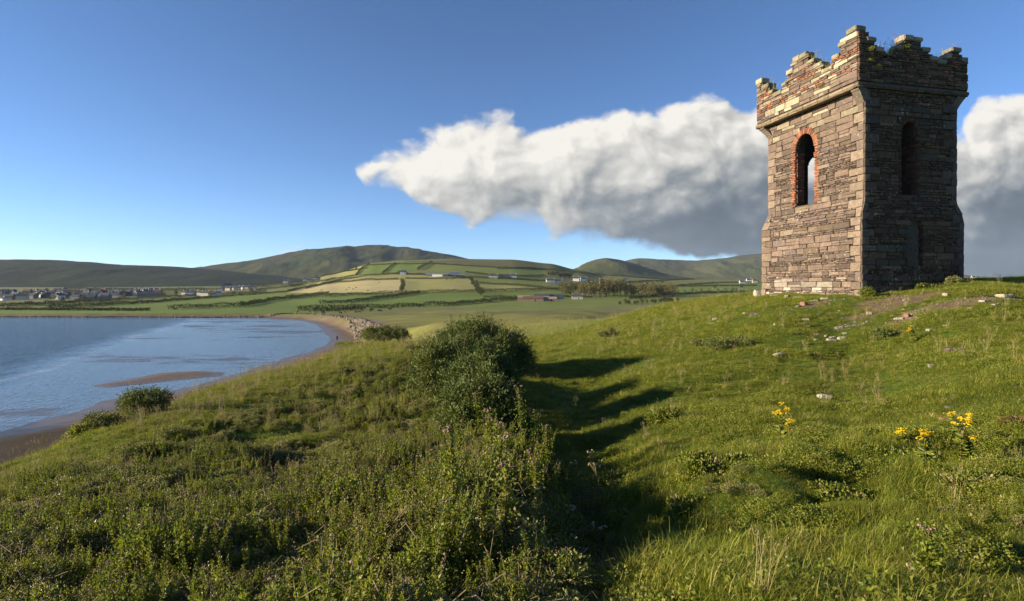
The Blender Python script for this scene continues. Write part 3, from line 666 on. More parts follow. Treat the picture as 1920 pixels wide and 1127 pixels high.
for i, (side, lab) in enumerate((('a', 'sunlit wall with a brick-edged window'), ('b', 'shaded wall with shade put into its stone colours'), ('c', None), ('d', None))):
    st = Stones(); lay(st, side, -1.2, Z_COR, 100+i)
    if side == 'b':      # the blocked doorway, its filling set back
        random.seed(55); z = .9
        while z < 2.85:
            h = random.uniform(.09, .2); zm = z+h/2; dw = .42 if zm < 2.35 else .42*math.sqrt(max(0, 1-((zm-2.35)/.55)**2)); u = 3.08-dw
            while u < 3.08+dw-.02:
                w_ = min(random.uniform(.15, .45), 3.08+dw-u)
                st.quadbox([face_pt('b', q, r, -.17) for q, r in ((u+.01, z+.01), (u+w_-.01, z+.01), (u+w_-.01, z+h-.01), (u+.01, z+h-.01))], NRM['b'], shade(random.choice(ROCKC))); u += w_
            z += h
    w_ob = tpart('wall', st.mesh('wall'), STONE, label=lab); sides[side] = w_ob
    V, Fc = core(side, -1.2, Z_COR, .5 if side in 'ac' else .72, .2 if side == 'b' else .03)
    if side == 'b':      # mortar backing everywhere but in the doorway
        V2, F2 = core(side, -1.2, .9, .1, .03); n0 = len(V); V += V2; Fc += [tuple(n0+i for i in f) for f in F2]
        V2, F2 = core(side, 2.95, Z_COR, .1, .03); n0 = len(V); V += V2; Fc += [tuple(n0+i for i in f) for f in F2]
        for (ulo, uhi) in ((.3, 2.62), (3.54, 5.6)):
            n0 = len(V)
            for q in (.9, 2.95):
                ua, ub = urange('b', q); l_, h_ = max(ulo, ua+.03), min(uhi, ub-.03)
                for u, o in ((l_, -.03), (h_, -.03), (h_, -.3), (l_, -.3)): V.append(tuple(face_pt('b', u, q, o)))
            Fc += [tuple(n0+i for i in f) for f in ((3, 2, 1, 0), (4, 5, 6, 7), (0, 1, 5, 4), (1, 2, 6, 5), (2, 3, 7, 6), (3, 0, 4, 7))]
    tpart('wall_core', mesh_np('wall_core', np.array(V), np.array(Fc)), MORTAR, w_ob)
    # brick edging of the window, a ring of headers standing on edge
    c, s, sp_, ap, hw = WINS[side]; random.seed(200+i); br = Stones()
    bt = .21 if side == 'a' else .11
    z = s
    while z < sp_:
        h = .085
        for sg in (-1, 1):
            wd = bt*random.choice([1., 1., 1.6, 1.35]) if side == 'a' else bt*random.choice([1., 1.4])
            if side == 'a' and random.random() < .05: continue
            e = random.uniform(-.03, .06) if side == 'a' else 0
            u0, u1 = (c+sg*(hw+e), c+sg*(hw+wd)); u0, u1 = min(u0, u1), max(u0, u1)
            P = [face_pt(side, u0, z+.006, .05), face_pt(side, u1, z+.006, .05), face_pt(side, u1, z+h-.008, .05), face_pt(side, u0, z+h-.008, .05)]
            br.quadbox(P, NRM[side], shade(random.choice(BRICKC if side == 'a' else BRICK_SHADED), .2), .008)
            # the reveal of the jamb
            for dpt in ((.17, .38) if side in 'ac' else (.17, .42, .62)):
                q = c+sg*(hw+.03); M = Matrix.Translation(face_pt(side, q, z+h/2, -dpt)); 
                M = M @ Matrix(((TA.x, TB.x, 0, 0), (TA.y, TB.y, 0, 0), (0, 0, 1, 0), (0, 0, 0, 1)))
                sz_ = (.08+random.uniform(0, .03), .2, h-.014) if side in 'ad' else (.2, .08+random.uniform(0, .03), h-.014)
                br.box(M, sz_, shade(random.choice(BRICKC if side == 'a' else BRICK_SHADED), .2), .006)
        z += h
    nb = 15 if side == 'a' else 11
    for sg in (-1, 1):
        for k in range(nb):
            def arc(t, gr):   # t 0 at the spring, 1 at the apex
                th = t*pi/2; H_ = ap-sp_; return (c+sg*(hw+gr)*cos(th)**.95, sp_+(H_+gr)*sin(th)**1.05)
            t0, t1 = (k+.06)/nb, (k+.94)/nb; gl = bt*(1.35 if side == 'a' else 1.4)*random.uniform(.85, 1.15)
            i0, i1, o0, o1 = arc(t0, -.01), arc(t1, -.01), arc(t0, gl), arc(t1, gl)
            br.quadbox([face_pt(side, *q, .055) for q in (i0, o0, o1, i1)], NRM[side], shade(random.choice(BRICKC if side == 'a' else BRICK_SHADED), .2), .008)
    wn = tpart('window_surround', br.mesh('window_surround'), BRICKM, label='red brick edging' if side == 'a' else None)
# string course: a moulded band that stands out, and the four corner corbels
random.seed(77); sc_ = Stones()
for side in 'abcd':
    n = NRM[side]; L = LA if side in 'ad' else LB; u = -.06
    while u < L+.06:
        w_ = min(random.uniform(.45, .95), L+.06-u); w_ = L+.06-u if L+.06-u-w_ < .2 else w_
        for (q0, q1, o0, o1) in ((Z_COR+.001, Z_COR+.08, .0, .055), (Z_COR+.082, Z_COR+.19, .06, .04)):
            P = [face_pt(side, u+.004, q0+.2, o0), face_pt(side, u+w_-.004, q0+.2, o0), face_pt(side, u+w_-.004, q1+.2, o1), face_pt(side, u+.004, q1+.2, o1)]
            P = [Vector((p.x, p.y, p.z-.2)) for p in P]
            sc_.quadbox(P, n, shade((.09, .07, .055) if side != 'a' else (.19, .15, .105), .15), .012)  # lit tint on the sunlit side, shade painted into the other three
        u += w_
V = []; Fc = []   # solid ring the band and parapet stand on
for (a0, a1, b0, b1) in ((.02, LA-.02, .02, 1.2), (.02, LA-.02, LB-1.2, LB-.02), (.02, 1.2, 1.2, LB-1.2), (LA-1.2, LA-.02, 1.2, LB-1.2)):
    n0 = len(V)
    for q in (Z_COR+.003, Z_COR+.25):
        for a, b in ((a0, b0), (a1, b0), (a1, b1), (a0, b1)): V.append(tw(a, b, q))
    Fc += [tuple(n0+i for i in f) for f in ((3, 2, 1, 0), (4, 5, 6, 7), (0, 1, 5, 4), (1, 2, 6, 5), (2, 3, 7, 6), (3, 0, 4, 7))]
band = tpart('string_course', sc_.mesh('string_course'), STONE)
tpart('ledge', mesh_np('ledge', np.array(V), np.array(Fc)), MORTAR, band)
r_ = rect(8.)
for ca, cb, da, db in ((0, 0, 1, 1), (LA, 0, -1, 1), (0, LB, 1, -1), (LA, LB, -1, -1)):
    V = []; prof = [(Z_COR-.001, 0.04), (Z_COR-.1, .06), (Z_COR-.11, .1), (Z_COR-.35, .28), (Z_COR-.65, .47)]
    for q, ins in prof:
        ia = min(ins*1., .5) if da > 0 else ins*.9
        ea = ca+da*(.02+ins*(.2 if ca == 0 else .75)); eb = cb+db*(.02+ins*.95)
        sa, sb = (.42, .42)
        for a, b in ((ea, eb), (ea+da*sa, eb), (ea+da*sa, eb+db*sb), (ea, eb+db*sb)): V.append(tw(a, b, q))
    Fc = [(0, 1, 2, 3)]+[(4*k+j, 4*k+(j+1) % 4, 4*k+4+(j+1) % 4, 4*k+4+j) for k in range(len(prof)-1) for j in range(4)]+[(16, 17, 18, 19)]
    me = mesh_np('corbel', np.array(V), np.array(Fc), cols=np.tile(np.array((.125, .1, .078)), (len(V), 1)))
    tpart('corbel', me, STONE, band)
# parapet with its stepped merlons: facing stones outside and in, brick inside the sunlit one
pp = Stones()
for i, side in enumerate('abcd'):
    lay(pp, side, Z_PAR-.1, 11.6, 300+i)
par = tpart('parapet', pp.mesh('parapet'), STONE, label='stepped battlements patched with red brick')
V = []; Fc = []; PT = .42
for side in 'abcd':
    P, L = PARA[side]
    for a, b, p in P:
        n0 = len(V); lo = max(a*L, .035 if side in 'ad' else PT-.005); hi = min(b*L, L-(.035 if side in 'ad' else PT-.005))
        if hi <= lo: continue
        for q in (Z_PAR-.13, Hp(p)-.03):
            for u, o in ((lo, -.035), (hi, -.035), (hi, -PT), (lo, -PT)): V.append(tuple(face_pt(side, u, max(q, Z_COR+.01), o)))
        Fc += [tuple(n0+i for i in f) for f in ((3, 2, 1, 0), (4, 5, 6, 7), (0, 1, 5, 4), (1, 2, 6, 5), (2, 3, 7, 6), (3, 0, 4, 7))]
tpart('parapet_core', mesh_np('parapet_core', np.array(V), np.array(Fc)), MORTAR, par)
# coping stones, each step with its own slab
random.seed(91)
for side in 'abcd':
    P, L = PARA[side]; cp = []
    for k, (a, b, p) in enumerate(P):
        lo, hi = a*L, b*L
        if side in 'bc' and k == 0: continue
        if side in 'bc' and k == len(P)-1: continue
        if side == 'b' and p in (446, 445, 443, 452): 
            if k not in (9,): continue
        n = max(1, int(round((hi-lo)/.55)))
        for j in range(n):
            u0 = lo+(hi-lo)*j/n; u1 = lo+(hi-lo)*(j+1)/n; h = random.uniform(.17, .26)
            if p > 486: h += .06
            s_ = Stones(); M = Matrix.Translation(face_pt(side, (u0+u1)/2, 9.9, -PT/2+.04)); M.translation.z = Hp(p)-.03+h/2-.02
            M = M @ Matrix(((TA.x, TB.x, 0, 0), (TA.y, TB.y, 0, 0), (0, 0, 1, 0), (0, 0, 0, 1)))
            M = M @ Matrix.Rotation(random.uniform(-.03, .03), 4, 'X') @ Matrix.Rotation(random.uniform(-.03, .03), 4, 'Y')
            ext = (u1-u0+random.uniform(-.02, .06), PT+.1)
            bm = bmesh.new(); bmesh.ops.create_cube(bm, size=1.)
            for v in bm.verts: v.co = Vector((v.co.x*(ext[0] if side in 'ad' else ext[1]), v.co.y*(ext[1] if side in 'ad' else ext[0]), v.co.z*h))
            bmesh.ops.bevel(bm, geom=list(bm.edges), offset=.03, segments=2, affect='EDGES')
            bmesh.ops.subdivide_edges(bm, edges=[e for e in bm.edges if e.calc_length() > .12], cuts=2, use_grid_fill=True)
            for v in bm.verts:
                q = v.co; v.co += Vector((random.uniform(-1, 1), random.uniform(-1, 1), random.uniform(-1, 1)))*.012
            bm.transform(M); me = bpy.data.meshes.new('coping_stone'); bm.to_mesh(me); bm.free()
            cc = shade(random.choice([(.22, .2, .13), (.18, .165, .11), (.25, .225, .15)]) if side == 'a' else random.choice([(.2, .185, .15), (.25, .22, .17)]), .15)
            ca_ = me.color_attributes.new('Col', 'FLOAT_COLOR', 'POINT'); ca_.data.foreach_set('color', np.tile(np.array((*cc, 1.), dtype=np.float32), (len(me.vertices), 1)).ravel())
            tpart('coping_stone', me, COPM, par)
# ------------------------------------------------------------------ leaves and blades
def leaf_mat(name, cols, rough=.5, trans=.3, sat=1.):
    """green stuff: colour varies from leaf to leaf and from plant to plant"""
    def b():
        n = nd('ShaderNodeNewGeometry'); ri = X(n.outputs['Random Per Island']); oi = nd('ShaderNodeObjectInfo'); ro = X(oi.outputs['Random'])
        p = n.outputs['Position']; big = noise(p, 1.1, 4, .65)
        v = X.m('FRACT', ri*.62+ro*.5+big*.45)
        col = ramp(ri*.55+big*.55+(ro-.5)*.3, cols)
        d = nd('ShaderNodeBsdfPrincipled'); X.nt.links.new(col, d.inputs['Base Color']); d.inputs['Roughness'].default_value = rough; d.inputs['Specular IOR Level'].default_value = .25
        t = nd('ShaderNodeBsdfTranslucent'); X.nt.links.new(mixc(1., col, (1.25, 1.3, .7), 'MULTIPLY'), t.inputs[0])
        m = nd('ShaderNodeMixShader'); m.inputs[0].default_value = trans
        X.nt.links.new(d.outputs[0], m.inputs[1]); X.nt.links.new(t.outputs[0], m.inputs[2]); return m.outputs[0]
    return mat(name, b)
M_GRASS = leaf_mat('grass_green', [(.12, (.045, .075, .006)), (.38, (.095, .132, .011)), (.6, (.155, .18, .018)), (.84, (.235, .225, .04)), (.98, (.34, .29, .1))], .5, .4)
M_LONG = leaf_mat('grass_long', [(.12, (.12, .17, .01)), (.42, (.2, .235, .02)), (.7, (.3, .28, .055)), (.95, (.42, .35, .14))], .6, .4)
M_STRAW = leaf_mat('dry_straw', [(.2, (.2, .15, .07)), (.6, (.33, .26, .13)), (.9, (.42, .36, .22))], .7, .2)
M_BRAM = leaf_mat('bramble_leaf', [(.12, (.05, .07, .018)), (.36, (.13, .15, .04)), (.58, (.21, .22, .065)), (.8, (.3, .28, .11)), (.97, (.34, .24, .12))], .38, .3)
M_HERB = leaf_mat('herb_leaf', [(.15, (.06, .09, .01)), (.42, (.135, .17, .018)), (.7, (.205, .225, .03)), (.95, (.28, .26, .06))], .45, .4)
M_GORSE = leaf_mat('gorse_spine', [(.15, (.03, .05, .012)), (.42, (.07, .1, .02)), (.68, (.12, .15, .03)), (.92, (.19, .18, .055))], .6, .15)
M_STEM = leaf_mat('stem', [(.2, (.06, .055, .025)), (.6, (.11, .09, .04)), (.9, (.19, .14, .075))], .7, .0)
M_PINK = leaf_mat('faded_flower', [(.2, (.14, .08, .055)), (.6, (.24, .15, .1)), (.9, (.36, .26, .2))], .8, .2)
M_YEL = leaf_mat('ragwort_flower', [(.2, (.5, .33, .01)), (.6, (.66, .47, .012)), (.9, (.74, .58, .03))], .6, .2)
M_TREE = leaf_mat('tree_leaf', [(.15, (.06, .06, .022)), (.45, (.1, .095, .034)), (.7, (.15, .125, .05)), (.92, (.2, .16, .07))], .6, .2)
M_HEDGE = leaf_mat('hedge_leaf', [(.15, (.02, .03, .01)), (.45, (.035, .05, .014)), (.75, (.06, .07, .02)), (.95, (.1, .095, .035))], .6, .15)

class Leaves:
    """collects blades, leaves and stems as plain numpy polygons"""
    def __init__(s): s.V = []; s.Q = []; s.n = 0; s.mi = []
    def add(s, V, Q, m=0):
        V = np.asarray(V).reshape(-1, 3); Q = np.asarray(Q)
        s.V.append(V); s.Q.append(Q+s.n); s.n += len(V); s.mi += [m]*len(Q)
    def blades(s, pos, h, w, lean, m=0, seg=2, az=None):
        """tapering blades that bend over: pos (n,3), h, w, lean arrays"""
        n = len(pos); az = RNG.uniform(0, 2*pi, n) if az is None else az; d = np.stack([np.cos(az), np.sin(az), np.zeros(n)], 1); fa = az+RNG.uniform(.6, 2.4, n); sd = np.stack([np.cos(fa), np.sin(fa), np.zeros(n)], 1)
        rows = []
        for k in range(seg+1):
            t = k/seg; c = pos+d*(lean*h*t*t)[:, None]+np.array([0, 0, 1.])*(h*(t-.28*lean*t*t))[:, None]; ww = (w*(1-t*.92)/2)[:, None]
            rows += [c-sd*ww, c+sd*ww]
        V = np.stack(rows, 1).reshape(-1, 3); b = np.arange(n)*2*(seg+1)
        Q = np.concatenate([np.stack([b+2*k, b+2*k+1, b+2*k+3, b+2*k+2], 1) for k in range(seg)])
        s.add(V, Q, m)
    def leaves(s, pos, dirv, L, W, m=0, fold=.25):
        """each leaf a folded diamond of four corners and a raised midrib"""
        n = len(pos); dirv = dirv/np.linalg.norm(dirv, axis=1, keepdims=True); r = RNG.normal(size=(n, 3)); sd = np.cross(dirv, r); sd /= np.linalg.norm(sd, axis=1, keepdims=True)+1e-9
        up_ = np.cross(sd, dirv); L = np.broadcast_to(L, n)[:, None]; W = np.broadcast_to(W, n)[:, None]
        a = pos; b = pos+dirv*L*.45+sd*W*.5+up_*W*fold; c = pos+dirv*L; d = pos+dirv*L*.45-sd*W*.5+up_*W*fold; e = pos+dirv*L*.5
        V = np.stack([a, b, c, d, e], 1).reshape(-1, 3); i = np.arange(n)*5
        s.add(V, np.concatenate([np.stack([i, i+1, i+2, i+4], 1), np.stack([i, i+4, i+2, i+3], 1)]), m)
    def tube(s, pts, r0, r1, m=0, k=4):
        pts = np.asarray(pts, float); n = len(pts); V = []
        for i in range(n):
            t = pts[min(i+1, n-1)]-pts[max(i-1, 0)]; t /= np.linalg.norm(t)+1e-9; u = np.cross(t, [.3, .2, .9]); u /= np.linalg.norm(u)+1e-9; v = np.cross(t, u); r = r0+(r1-r0)*i/(n-1)
            for j in range(k): a = 2*pi*j/k; V.append(pts[i]+r*(u*cos(a)+v*sin(a)))
        Q = [(i*k+j, i*k+(j+1) % k, (i+1)*k+(j+1) % k, (i+1)*k+j) for i in range(n-1) for j in range(k)]
        s.add(V, Q, m)
    def balls(s, pos, r, m=0):
        """small knobbly heads: octahedra"""
        n = len(pos); r = np.broadcast_to(r, n)[:, None]; o = np.array([(1, 0, 0), (0, 1, 0), (-1, 0, 0), (0, -1, 0), (0, 0, .8), (0, 0, -.6)])
        V = (pos[:, None, :]+o[None]*r[:, None, :]*RNG.uniform(.7, 1.2, (n, 6, 1))).reshape(-1, 3); i = np.arange(n)*6
        Q = []
        for a, b in ((0, 1), (1, 2), (2, 3), (3, 0)): Q += [np.stack([i+a, i+b, i+4, i+4], 1), np.stack([i+b, i+a, i+5, i+5], 1)]
        s.add(V, np.concatenate(Q), m)
    def mesh(s, name, smooth=False):
        V = np.concatenate(s.V); Q = np.concatenate(s.Q); mi = np.array(s.mi)
        tri = Q[:, 2] == Q[:, 3]; return mesh_np(name, V, [Q[~tri], Q[tri][:, :3]], smooth, np.concatenate([mi[~tri], mi[tri]]))
def sph(n, up_bias=0.):
    v = RNG.normal(size=(n, 3)); v[:, 2] += up_bias; return v/np.linalg.norm(v, axis=1, keepdims=True)
def disc(n, r, z=0.): a = RNG.uniform(0, 2*pi, n); q = r*np.sqrt(RNG.random(n)); return np.stack([q*np.cos(a), q*np.sin(a), np.full(n, z)], 1)

def m_turf(n, r, hlo, hhi, wd, seed):
    L = Leaves(); p = disc(n, r, -.015); L.blades(p, RNG.uniform(hlo, hhi, n), np.full(n, wd), RNG.uniform(.2, 1.5, n), 0, 2); return L.mesh('grass')
def m_mat(n, r, h, ls):
    L = Leaves(); p = disc(n, r); p[:, 2] = RNG.random(n)*h; L.leaves(p, RNG.normal(size=(n, 3))*[1, 1, .3]+[0, 0, .25], ls*RNG.uniform(.6, 1.3, n), ls*.75, 0, .15); return L.mesh('grass')
def m_tussock(n, r, h, wd, seed, heads=6):
    L = Leaves(); p = disc(n, r, -.02); az = np.arctan2(p[:, 1], p[:, 0])+RNG.normal(0, .7, n); L.blades(p, RNG.uniform(.45, 1, n)*h, np.full(n, wd), RNG.uniform(.3, 1.1, n), 0, 3, az)
    for i in range(heads):
        q = disc(1, r)[0]; hh = h*RNG.uniform(1., 1.5); d = RNG.normal(size=2)*.12; tip = q+np.array([d[0], d[1], hh]); L.tube([q, q+np.array([d[0]*.4, d[1]*.4, hh*.55]), tip], .0022, .0012, 1, 3)
        m = 9; t = RNG.random(m); pp = tip+np.stack([RNG.normal(0, .006, m), RNG.normal(0, .006, m), -t*.11*hh/.5], 1); L.leaves(pp, np.stack([RNG.normal(0, .4, m), RNG.normal(0, .4, m), np.ones(m)], 1), .022, .009, 1)
    return L.mesh('grass')
def m_clump(n, rx, h, lsize, seed, stalks=5):
    """a low mound of bramble or nettle leaves, with dark hollows between the sprays"""
    L = Leaves(); cs = disc(9, rx*.75); cz = h*(.35+.65*RNG.random(9)); k = RNG.integers(0, 9, n); u = sph(n, .5); rr = rx*.42*RNG.uniform(.55, 1.05, n)
    p = np.stack([cs[k, 0], cs[k, 1], cz[k]*.72], 1)+u*rr[:, None]*np.array([1, 1, .75]); p[:, 2] = np.maximum(p[:, 2], .01)
    L.leaves(p, u+RNG.normal(0, .6, (n, 3))+np.array([0, 0, .15]), lsize*RNG.uniform(.6, 1.3, n), lsize*.68, 0)
    for i in range(stalks):
        a = RNG.uniform(0, 2*pi); q = disc(1, rx*.5)[0]; d = np.array([cos(a), sin(a), 0]); ln = rx*RNG.uniform(.7, 1.4); L.tube([q, q+d*ln*.35+[0, 0, h*.9], q+d*ln*.8+[0, 0, h*1.05], q+d*ln*1.25+[0, 0, h*.6]], .005, .002, 1, 3)
    return L.mesh('undergrowth')
def stalk(L, base, h, n, ll, lw, m_leaf, m_stem, m_top, lean=.12, spread=1., top=.12):
    """an upright leafy stem (willowherb, thistle, nettle) with a faded flowering top"""
    az = RNG.uniform(0, 2*pi); d = np.array([cos(az), sin(az), 0])*lean*h; pts = [base+d*t*t+np.array([0, 0, h*t]) for t in np.linspace(0, 1, 5)]
    L.tube(pts, .006+.002*h, .0025, m_stem, 4)
    t = RNG.uniform(.08, .97, n); c = base+d*(t*t)[:, None]+np.array([0, 0, 1.])*(h*t)[:, None]; a = RNG.uniform(0, 2*pi, n); taper = np.clip(1.15-t, .3, 1)*spread
    dv = np.stack([np.cos(a), np.sin(a), RNG.uniform(.15, .9, n)], 1); L.leaves(c, dv, ll*taper*RNG.uniform(.7, 1.2, n), lw*taper, m_leaf, .12)
    # secondary leaves out on the side shoots
    n2 = n; t = RNG.uniform(.25, .9, n2); a = RNG.uniform(0, 2*pi, n2); o = ll*.55*np.clip(1.2-t, .2, 1)*spread; c = base+d*(t*t)[:, None]+np.stack([np.cos(a)*o, np.sin(a)*o, h*t+o*.7], 1)
    L.leaves(c, RNG.normal(size=(n2, 3))+np.array([0, 0, .8]), ll*.55, lw*.8, m_leaf, .12)
    k = max(2, int(top*30)); c = pts[-1]+np.stack([RNG.normal(0, top*.28, k), RNG.normal(0, top*.28, k), RNG.uniform(-top*.8, top*.35, k)], 1); L.balls(c, RNG.uniform(.006, .012, k), m_top)
def m_herbs(k, r, h, seed):
    L = Leaves()
    for i in range(k): stalk(L, disc(1, r)[0], h*RNG.uniform(.6, 1.15), 95, .055, .017, 0, 1, 2, RNG.uniform(.03, .22), 1., .05 if RNG.random() < .6 else .09)
    return L.mesh('undergrowth')
def m_deadstalks(k, r, h):
    L = Leaves()
    for i in range(k):
        q = disc(1, r)[0]; a = RNG.uniform(0, 2*pi); d = np.array([cos(a), sin(a), 0])*RNG.uniform(.2, 1.1); L.tube([q, q+d*.3*h+[0, 0, h*.6], q+d*h+[0, 0, h*RNG.uniform(.5, 1.1)]], .005, .002, 0, 3)
    return L.mesh('undergrowth')

def scatter_nodes(name, meshes_mats, pts, idx, scl_, rot, tilt, label=None, cat=None):
    """one object for what nobody could count: points that carry plants of a few kinds"""
    me = bpy.data.meshes.new(name); me.vertices.add(len(pts)); me.vertices.foreach_set('co', np.asarray(pts, np.float32).ravel()); me.update()
    a = me.attributes.new('kind_no', 'INT', 'POINT'); a.data.foreach_set('value', np.asarray(idx, np.int32))
    attr(me, 'size', scl_); r3 = me.attributes.new('turn', 'FLOAT_VECTOR', 'POINT')
    r3.data.foreach_set('vector', np.stack([tilt[:, 0], tilt[:, 1], rot], 1).astype(np.float32).ravel())
    o = link(name, me); ng = bpy.data.node_groups.new(name+'_scatter', 'GeometryNodeTree')
    ng.interface.new_socket('Geometry', in_out='INPUT', socket_type='NodeSocketGeometry'); ng.interface.new_socket('Geometry', in_out='OUTPUT', socket_type='NodeSocketGeometry')
    N = ng.nodes; gi = N.new('NodeGroupInput'); go = N.new('NodeGroupOutput'); jn = N.new('GeometryNodeJoinGeometry')
    col = bpy.data.collections.new(name+'_kinds')       # kept out of the scene: only a store of meshes
    for i, (m, ms) in enumerate(meshes_mats):
        ob = bpy.data.objects.new('%s_kind' % name, m)
        for q in ms: m.materials.append(q)
        col.objects.link(ob)
        oi = N.new('GeometryNodeObjectInfo'); oi.inputs['Object'].default_value = ob; oi.inputs['As Instance'].default_value = True
        na = N.new('GeometryNodeInputNamedAttribute'); na.data_type = 'INT'; na.inputs['Name'].default_value = 'kind_no'
        cp = N.new('FunctionNodeCompare'); cp.data_type = 'INT'; cp.operation = 'EQUAL'
        ins = [s for s in cp.inputs if s.enabled]; ng.links.new(na.outputs[0], ins[0]); ins[1].default_value = i
        ip = N.new('GeometryNodeInstanceOnPoints'); ng.links.new(gi.outputs[0], ip.inputs['Points']); ng.links.new(cp.outputs[0], ip.inputs['Selection']); ng.links.new(oi.outputs['Geometry'], ip.inputs['Instance'])
        ns = N.new('GeometryNodeInputNamedAttribute'); ns.data_type = 'FLOAT'; ns.inputs['Name'].default_value = 'size'; ng.links.new(ns.outputs[0], ip.inputs['Scale'])
        nr = N.new('GeometryNodeInputNamedAttribute'); nr.data_type = 'FLOAT_VECTOR'; nr.inputs['Name'].default_value = 'turn'
        er = N.new('FunctionNodeEulerToRotation'); ng.links.new(nr.outputs[0], er.inputs[0]); ng.links.new(er.outputs[0], ip.inputs['Rotation'])
        ng.links.new(ip.outputs[0], jn.inputs[0])
    ng.links.new(jn.outputs[0], go.inputs[0]); md = o.modifiers.new('scatter', 'NODES'); md.node_group = ng
    tag(o, label, cat, kind='stuff'); return o
# ------------------------------------------------------------------ where the plants grow
def sample(n, ymin, ymax, spread=1.12, pw=1.):
    """points over the fan of land in front of the camera and a little beyond its sides, thinner with distance"""
    t = RNG.random(n); Y = (ymin**(2-pw)+t*(ymax**(2-pw)-ymin**(2-pw)))**(1/(2-pw)); s = RNG.uniform(-spread, spread, n); return s*(Y+1.5), Y
THICK = [(-900, 1500), (-900, 1000), (-60, 960), (60, 925), (180, 880), (300, 832), (430, 775), (520, 742), (600, 728), (660, 712), (700, 690), (760, 668), (800, 640), (850, 640), (960, 655), (985, 690), (950, 730), (930, 800), (960, 830), (1010, 850), (1050, 920), (1150, 950), (1200, 1040), (1230, 1500)]
TALL = [(520, 1500), (600, 1000), (640, 860), (700, 720), (800, 665), (960, 665), (960, 740), (935, 820), (1020, 860), (1050, 950), (1060, 1100), (1080, 1500)]
def density(x, y, z, poly, soft=26):
    px, py = project(x, y, z); d = dist_poly(px, py, poly); d = np.where(inpoly(px, py, poly), d, -d); return px, py, smooth01(.5+d/(2*soft))
def mk(x, y, sl, sh, tl, lift=0.):
    z = height(x, y); n = len(x); return np.stack([x, y, z+lift], 1), RNG.uniform(sl, sh, n), RNG.uniform(0, 2*pi, n), RNG.normal(0, tl, (n, 2))
def slope_ok(x, y, z): 
    # dry ground only
    d, wd = dist_poly(x, y, LANDP, LANDW); ins = inpoly(x, y, LANDP); return ins & (d > wd*.3)
# ---- short turf
turf_kinds = [(m_turf(130, .15, .02, .062, .0038, i), [M_GRASS]) for i in range(2)]+[(m_mat(150, .15, .035, .02), [M_HERB])]+[(m_turf(80, .16, .04, .12, .004, 4), [M_LONG])]
x1, y1 = sample(66000, 2.6, 13, pw=1.35); x2, y2 = sample(95000, 13, 42, .95, pw=1.5); x = np.concatenate([x1, x2]); y = np.concatenate([y1, y2]); z = height(x, y)
px, py, dn = density(x, y, z, THICK, 14)
rr = RNG.random(len(x)); earth = np.zeros(len(x))
for i, (h_, rx, ry, an) in enumerate(EARTH):
    u = ((x-h_[0])*cos(an)+(y-h_[1])*sin(an))/rx; v = (-(x-h_[0])*sin(an)+(y-h_[1])*cos(an))/ry; earth = np.maximum(earth, smooth01((1.0-np.hypot(u, v)+.5*vnoise(x/.8, y/.8, 31+i, 4))/.4))
aa = (x-TO.x)*TA.x+(y-TO.y)*TA.y; bb = (x-TO.x)*TB.x+(y-TO.y)*TB.y; intower = (aa > -.05) & (aa < LA) & (bb > .1) & (bb < LB)
keep = (rr > dn*.75) & (rr > earth*.93) & ~intower & slope_ok(x, y, z)
x, y = x[keep], y[keep]; P, S, Rz, Tl = mk(x, y, .75, 1.4, .12); S *= np.clip((y/16)**.5, 1, 1.7); patch = vnoise(x/1.6, y/1.6, 71, 3)+.3*vnoise(x/.5, y/.5, 72, 2)
S *= 1+.8*np.clip(patch, -.6, 1)
idx = np.where(RNG.random(len(x)) < .1+.5*np.clip(patch, 0, 1)+.25*smooth01((y-18)/15), 3, np.where(vnoise(x/.9, y/.9, 75, 3)+.5*(RNG.random(len(x))-.5) > .22, 2, RNG.integers(0, 2, len(x))))
scatter_nodes('grass', turf_kinds, P, idx, S, Rz, Tl, 'short green turf covering the knoll around the tower', 'grass')
# ---- long grass: seed heads on the crests, rough tussocks in the foreground
long_kinds = [(m_tussock(70, .1, .34, .0045, 1, 7), [M_LONG, M_STRAW]), (m_tussock(110, .12, .2, .004, 2, 2), [M_GRASS, M_STRAW]), (m_tussock(50, .09, .5, .005, 3, 10), [M_LONG, M_STRAW]), (m_tussock(45, .12, .34, .0045, 4, 8), [M_STRAW, M_STRAW])]
CREST1 = [(60, 880), (300, 765), (420, 712), (520, 686), (640, 650), (760, 640), (800, 650), (700, 705), (600, 725), (480, 745), (380, 790), (120, 880)]
CREST2 = [(1000, 660), (1000, 596), (1090, 590), (1200, 570), (1430, 545), (1440, 565), (1380, 600), (1250, 640), (1130, 665)]
CREST3 = [(790, 650), (780, 600), (1000, 592), (1180, 585), (1100, 620), (1000, 660)]
x1, y1 = sample(15000, 2.8, 12, pw=1.2); x2, y2 = sample(30000, 12, 75, .9, pw=1.4); x = np.concatenate([x1, x2]); y = np.concatenate([y1, y2]); z = height(x, y)
px, py, dn = density(x, y, z, THICK, 20); pr = np.zeros(len(x))
for poly, k in ((CREST1, .85), (CREST2, .5), (CREST3, .35)): _, _, q = density(x, y, z, poly, 14); pr = np.maximum(pr, q*k)
nz = vnoise(x/1.9, y/1.9, 81, 3); nearf = smooth01((8.5-y)/4.)*smooth01((px-1050)/120.)
pr = np.maximum(pr, nearf*smooth01(-.1+1.5*nz)*.33); pr = np.maximum(pr, .3*smooth01(nz*2.5-.9)*(px > 950)); pr = np.maximum(pr, smooth01((px+40-330)/-160.)*.35*smooth01(.6+nz)); pr = np.maximum(pr, .3*dn)
left = smooth01((420-px)/200)*smooth01((py-790)/60.); pr = np.maximum(pr, .62*left*smooth01(.6+nz)); pr = np.maximum(pr, .1*(px > 950)*(y > 9))
foot = ((aa*0)[:1] if False else 0)
